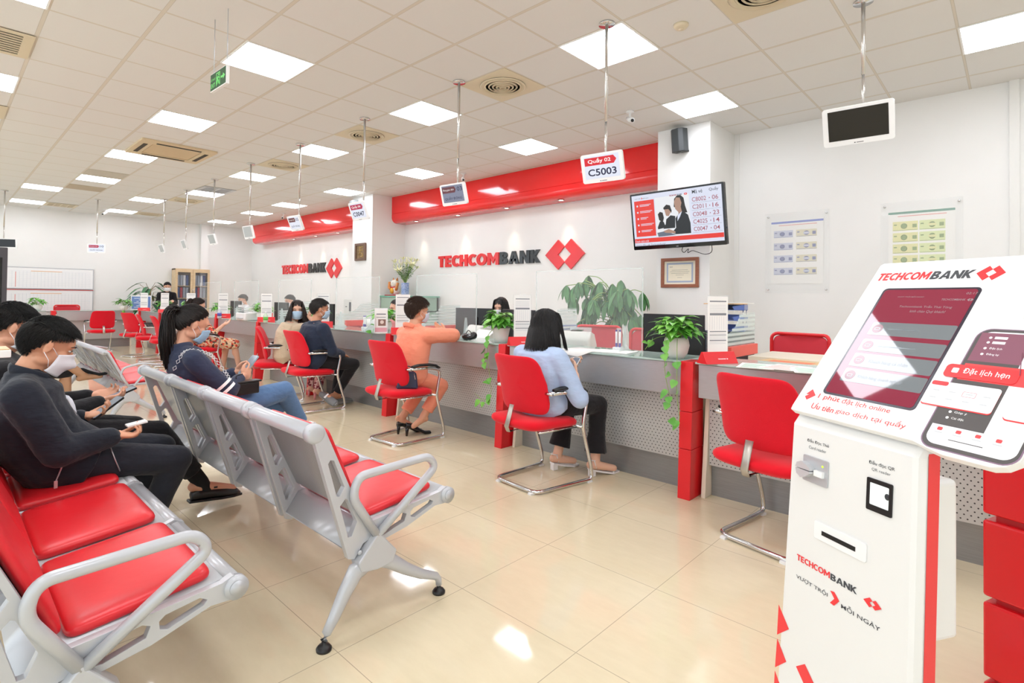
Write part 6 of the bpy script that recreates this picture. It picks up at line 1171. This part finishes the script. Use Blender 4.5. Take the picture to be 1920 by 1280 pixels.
# paper on the ledge
t = tag(MB().build('x', PAPER) if 0 else None or MB().sh().add([(x, y, z) for x, y, z in [(0, 0, 0), (.3, -.03, 0), (.32, .2, 0), (.02, .22, 0), (.02, -.08, -.02), (.24, -.12, -.035), (0, -.0, .0)][:6]], [(0, 1, 2, 3), (4, 5, 1, 0)]).build('paper_sheet', PAPER, None, loc=(-2.56, 3.42, ZC+.004)), 'white sheet of paper hanging over the counter edge by the blue-shirted woman', 'paper'); sm_ = t.modifiers.new('s', 'SOLIDIFY'); sm_.thickness = .002
t = tag(MB().box(0, .3, 0, .21, 0, .006).build('paper_stack', PAPER, None, M=Matrix.Translation((-2.3, 3.42, ZC+.001)) @ Matrix.Rotation(R(8), 4, 'Z')), 'thin stack of papers lying left of the pens', 'paper')
for k_, (x, y, rz_, c_) in enumerate([(-1.12, 3.46, 12, 'print_green'), (-.98, 3.5, -8, 'print_pink'), (-.82, 3.44, 20, 'print_green'), (-.62, 3.5, -4, 'print_pink')]):
    mb = MB().mat(0).box(-.1, .1, -.14, .14, 0, .002).mat(1)
    for q in range(6): mb.box(-.08, .08-.02*(q % 3), -.12+q*.04, -.10+q*.04, .002, .0024)
    tag(mb.build('form_sheet', [PAPER, mat(c_, {'print_green': '#a9d0bd', 'print_pink': '#e3b8b2'}[c_], .8)], None, M=Matrix.Translation((x, y, ZC+.002*k_+.001)) @ Matrix.Rotation(R(rz_), 4, 'Z')), ['greenish printed form nearest the calendar on the right counter', 'pinkish printed form overlapping the greenish one on the right counter', 'second greenish form behind the empty chair back', 'printed form at the kiosk end of the right counter'][k_], 'paper', 'printed forms on the right counter')
# money counters and machines
def counter_machine(loc, rz_, label, sc=1.0):
    t = thing('banknote_counter', label, 'money counter', loc, R(rz_)); 
    bev(MB().prism([(-.14, 0), (.14, 0), (.14, .10), (.06, .19), (-.08, .22), (-.14, .16)], -.14, .14, 'yz').build('body', mat('machine_grey', '#d9d9d2', .4), t), .02, 3)
    MB().prism([(-.15, .02), (-.1, .02), (-.06, .09), (-.15, .10)], -.09, .09, 'yz').build('note_pocket', mat('machine_dark', '#3c3f40', .4), t); MB().prism([(.02, .228), (-.06, .222), (-.12, .165), (-.112, .16), (-.06, .212)], -.05, .05, 'yz').build('display', BLACKG, t); MB().bx((0, .09, .2), (.2, .01, .09)).build('note_guide', ACEDGE, t)
counter_machine((-2.82, 4.02, .765), 20, 'light grey banknote counter behind the blue-shirted woman\'s head'); counter_machine((-4.05, 4.03, .765), -15, 'banknote counter with raised tray right of the orange suit'); counter_machine((-5.95, 4.0, .765), 0, 'pale banknote counter with a red topped tray by the man in navy')
t = thing('black_bag', 'crumpled black bag on the ledge in front of the orange sleeve', 'bag', (-3.66, 3.46, ZC)); o = MB().ell((0, 0, .03), (.075, .05, .03), 16, 10).ell((.05, .02, .045), (.04, .03, .035), 12, 8).ell((-.05, .01, .03), (.04, .035, .03), 12, 8).build('bag_body', BLACKG if 0 else mat('black_vinyl', '#141415', .2), t); cloth(o, .006, 1, .02); MB().tube(arc([(-.04, .0, .05), (0, .0, .1), (.05, .0, .06)], .03), .004, 6).build('strap', mat('black_vinyl', '#141415', .2), t)
t = thing('glasses_and_book', 'open white booklet leaning behind the orange sleeve', 'booklet', (-3.9, 3.72, ZC), R(10)); MB().add([(0, 0, 0), (.2, 0, 0), (.22, .1, .07), (.03, .1, .08), (0, .004, 0), (.2, .004, 0), (.22, .104, .07), (.03, .104, .08)], [(0, 1, 2, 3), (7, 6, 5, 4), (0, 4, 5, 1), (1, 5, 6, 2), (2, 6, 7, 3), (3, 7, 4, 0)]).build('pages', PAPER, t); t.name = 'booklet'
# trays, monitors, boxes
def tray(loc, rz_, label, m_, nlev=3, sp=.085, group=None):
    t = thing('document_tray', label, 'document tray', loc, R(rz_), group)
    for k_ in range(nlev):
        z = k_*sp; MB().box(-.13, .13, -.16, .16, z, z+.004).box(-.13, -.126, -.16, .16, z, z+.045).box(.126, .13, -.16, .16, z, z+.045).box(-.13, .13, .156, .16, z, z+.045).prism([(-.13, z), (-.06, z), (-.04, z+.03), (-.13, z+.05)], -.16, -.156, 'xz').prism([(.13, z), (.06, z), (.04, z+.03), (.13, z+.05)], -.16, -.156, 'xz').build('tray_level', m_, t)
        if k_ < nlev-1:
            for x, y in ((-.12, -.14), (.12, -.14), (-.12, .14), (.12, .14)): MB().tube([(x, y, z), (x, y, z+sp)], .004, 6).build('riser', CHROME, t)
    return t
tray((-1.72, 4.62, 1.02), 14, 'blue stacked document tray under papers by the poster wall', BLUEP, 3); tag(bev(MB().box(-.15, .15, -.15, .16, .0, 1.018).build('computer_tower', mat('pc_dark', '#3b3f45', .4), None, loc=(-1.72, 4.62, 0)), .004), 'dark tall computer case under the blue document trays', 'computer')
tag(MB().box(-.15, .15, -.16, .19, 0, .006).build('envelope', mat('manila', '#e0b070', .7), None, M=Matrix.Translation((-1.74, 4.60, 1.238)) @ Matrix.Rotation(R(14), 4, 'Z')), 'manila envelope on top of the blue trays', 'envelope'); tag(MB().box(-.105, .105, -.148, .148, 0, .004).build('paper_sheet', PAPER, None, M=Matrix.Translation((-1.69, 4.60, 1.246)) @ Matrix.Rotation(R(-12), 4, 'Z')), 'white sheet lying on the manila envelope', 'paper')
tray((-3.25, 4.28, .765), 5, 'blue document tray behind the acrylic, right of the black bob hair', mat('tray_blue_light', '#6d83c8', .35), 3, .1); tray((-6.28, 4.03, .765), 0, 'red wire-like document tray in front of the man in navy', mat('tray_red', '#c8333a', .4), 2, .07)
def monitor(loc, rz_, label, w=.5, h=.32):
    t = thing('monitor', label, 'monitor', loc, R(rz_)); bev(MB().box(-w/2, w/2, -.02, .015, .07, .07+h).build('display', BLACK, t), .006); MB().box(-w/2+.012, w/2-.012, .0152, .016, .085, .07+h-.012).build('screen', mat('monitor_screen', '#7f93b5', .2, emit='#8ea2c8', es=.5), t)
    MB().tube([(0, -.03, .0), (0, -.03, .2)], (.03, .012), 8).build('neck', BLACK, t); MB().lathe([(.11, 0), (.11, .008), (.03, .014), (0, .015)], 20, (0, -.03, 0)).build('base', BLACK, t); MB().bx((0, -.028, .23), (.12, .02, .12)).build('back_hump', BLACK, t)
monitor((-1.99, 4.16, .762), 4, 'black monitor seen from behind the pothos by the red post'); monitor((-3.6, 4.12, .762), -5, 'black monitor behind the tall sheet left of the black bob'); monitor((-4.35, 4.2, .762), 10, 'monitor beyond the black bag on the orange person\'s counter'); monitor((-7.5, 4.12, .762), 0, 'monitor behind the acrylic right of the pothos with the printer'); monitor((-9.0, 4.12, .762), 0, 'monitor behind the white printer'); monitor((-11.0, 4.12, .762), 0, 'distant monitor before the binder cabinet')
t = thing('carton', 'flat brown carton on the right counter behind the forms', 'carton', (-1.0, 3.98, .762), R(-4)); bev(MB().box(-.26, .26, -.13, .13, 0, .10).build('box', CARD, t), .003); MB().box(-.2, .06, -.1, .04, .10, .1006).build('red_print', mat('carton_red', '#e3805c', .7), t)
t = thing('side_desk', 'cream desk behind the right counter, in front of the red office chair', 'desk', (-.95, 4.72, 0)); bev(MB().box(-.55, .85, -.3, .28, .80, .84).build('desktop', CREAM, t), .003); MB().box(-.53, -.5, -.28, .26, 0, .80).box(.8, .83, -.28, .26, 0, .80).build('side_panel', CREAM, t)
t = thing('printer', 'white multifunction printer on the counter under the faint staff member', 'printer', (-8.75, 3.40, ZC)); bev(MB().box(-.19, .19, -.06, .17, 0, .12).build('body', WHITE, t), .02, 3); MB().box(-.12, .12, -.09, -.05, .03, .04).build('paper_tray', GREYP, t); MB().box(-.1, .1, -.05, .03, .1205, .123).build('control_panel', BLACK, t); MB().tube([(-.05, 0, .12), (-.05, .0, .2)], .02, 8).bx((-.05, -.02, .22), (.12, .06, .04)).build('terminal', mat('terminal_white', '#e4e6e6', .4), t)
def bottle(loc, label, c1, c2, h=.18):
    t = thing('spray_bottle', label, 'bottle', loc); MB().lathe([(.03, 0), (.033, .01), (.033, h*.6), (.014, h*.78), (.012, h*.85)], 16).build('bottle_body', mat('clear_bottle_'+c1[1:], c1, .1, alpha=.75), t); MB().lathe([(.034, h*.2), (.034, h*.5)], 16).build('bottle_label', mat('bottle_label_'+c2[1:], c2, .5), t); MB().lathe([(.013, h*.84), (.013, h*.95), (.006, h)], 12).build('cap', WHITE, t)
bottle((-9.72, 3.37, ZC), 'clear spray bottle with violet label on the ledge', '#dfe6f2', '#5d58a8'); bottle((-7.88, 3.37, ZC), 'green hand gel bottle in front of a notice sheet', '#d8ecd0', '#6fbf54', .16)
t = thing('wall_fuse_box', 'small pale electrical panel on the wall above the pens', 'electrical panel', M=face((-11.5, YM-.004, 1.03))); bev(MB().box(-.2, .2, -.19, .17, 0, .05).build('case', mat('panel_grey', '#dfe1dc', .5), t), .004); MB().box(.05, .13, -.12, .1, .05, .055).box(-.12, -.05, -.02, .0, .05, .053).build('labels', DARKT, t)
# cabinet with lucky cat and lilies
t = thing('glass_cabinet', 'green glass fronted cabinet beside the far pillar, holding the cat and the lilies', 'cabinet', (-8.75, 6.6, 0)); GC = mat('cabinet_green', '#8fae9d', .3)
MB().box(-.58, .58, -.25, .3, 0, .72).build('base_cabinet', GC, t); bev(MB().box(-.6, .6, -.27, .32, 1.26, 1.29).build('glass_top', mat('teal_glass', '#79b7a0', .08), t), .003); MB().box(-.58, .58, .26, .3, .72, 1.26).box(-.58, -.55, -.25, .3, .72, 1.26).box(.55, .58, -.25, .3, .72, 1.26).box(-.02, .02, -.25, .3, .72, 1.26).box(-.58, .58, -.25, .3, .98, 1.0).build('shelving', GC, t)
for s_ in (-1, 1): d = MB().box(min(s_*.02, s_*.56), max(s_*.02, s_*.56), -.262, -.254, .73, 1.255).build('sliding_glass', mat('pale_green_glass', '#bcd2bf' if s_ < 0 else '#9cc9b0', .06, alpha=.75), t)
t = thing('lucky_cat_figurine', 'white and gold lucky cat figurine on a red tray', 'figurine', (-9.05, 6.5, 1.29)); CW = mat('figurine_white', '#f4eee2', .3); CO = mat('figurine_orange', '#d98a4a', .3); CG = mat('figurine_gold', '#e6a83a', .3, .3)
bev(MB().box(-.2, .24, -.12, .12, 0, .02).build('red_tray', mat('tray_crimson', '#c02838', .4), t), .004); MB().ell((0, 0, .11), (.11, .09, .10), 18, 12).ell((-.0, -.01, .25), (.10, .085, .08), 18, 12).build('cat_body', CW, t)
MB().tube([(-.08, -.04, .12), (-.13, -.06, .17), (-.14, -.04, .28)], .03, 10).tube([(.08, -.04, .12), (.13, -.06, .17), (.14, -.04, .26)], .03, 10).build('paws', CO, t); m = MB()
for s_ in (-1, 1): m.tube([(s_*.055, 0, .31), (s_*.075, 0, .37)], [.03, .004], 8)
m.build('ears', CO, t); MB().ell((0, -.085, .10), (.06, .03, .06), 14, 8).build('gold_coin', CG, t); MB().tube([(-.07, -.06, .18), (0, -.09, .165), (.07, -.06, .18)], .010, 8).build('collar', REDM, t); m = MB()
for s_ in (-1, 1): m.ell((s_*.035, -.088, .26), (.012, .006, .006), 8, 6)
m.ell((0, -.094, .24), (.006, .004, .004), 8, 6); m.build('face', DARKT, t)
t = thing('lily_vase', 'tall blue vase of white lilies on the green cabinet', 'flower vase', (-8.72, 6.5, 1.29)); rnd = random.Random(5)
MB().prism(rrect(.12, .12, .02), 0, .26, 'xy').build('vase', mottled('blue_patterned_vase', '#7d93c4', '#b3bede', 30, .25), t); st = MB(); lf = MB(); fl = MB()
for k_ in range(26):
    a_ = rnd.uniform(0, 2*PI); r_ = rnd.uniform(.05, .3); tip = V((math.cos(a_)*r_, math.sin(a_)*r_*.7, .26+rnd.uniform(.3, .52)-r_*.35)); st.tube([(0, 0, .24), tip*.5+V((0, 0, .16)), tip], .004, 4, caps=False)
    for q in range(7): f_ = .35+.09*q; p_ = V((0, 0, .24)).lerp(tip, f_); b_ = rnd.uniform(0, 2*PI); leaf(lf, p_, (math.cos(b_), math.sin(b_), .5), (0, 0, 1), .09, .03, .3, False)
    if k_ % 2 == 0:
        for q in range(5): b_ = q*2*PI/5; dd = tip.normalized(); o_ = dd.orthogonal().normalized(); w_ = dd.cross(o_); leaf(fl, tip, dd*.8+o_*math.cos(b_)*.55+w_*math.sin(b_)*.55, dd, .11, .045, .25, False)
    else: fl.tube([tip, tip+V((0, 0, .05)), tip+V((0, 0, .09))], [.006, .014, .003], 6)
st.build('stems', STEM, t); lf.build('leaves', mat('lily_leaf', '#5d9440', .5), t); fl.build('flowers', mat('lily_cream', '#f3f3c8', .5), t)
t = thing('poster_stand', 'small blue picture poster standing on the counter corner', 'poster', (-15.3, 3.5, ZC), R(60)); mb = MB().mat(0).box(-.22, .22, -.004, .004, 0, .36); mb.mat(1).box(-.2, .2, -.006, -.004, .03, .33); mb.mat(2)
for q in range(7): mb.box(-.15+.05*(q % 3), -.05+.06*(q % 4), -.007, -.006, .06+.036*q, .08+.036*q)
mb.build('poster', [WHITE, mat('poster_blue', '#6f8ec8', .6), mat('poster_pale', '#c7d6ee', .6)], t); MB().box(-.1, .1, -.04, .06, 0, .006).build('foot', WHITE, t)
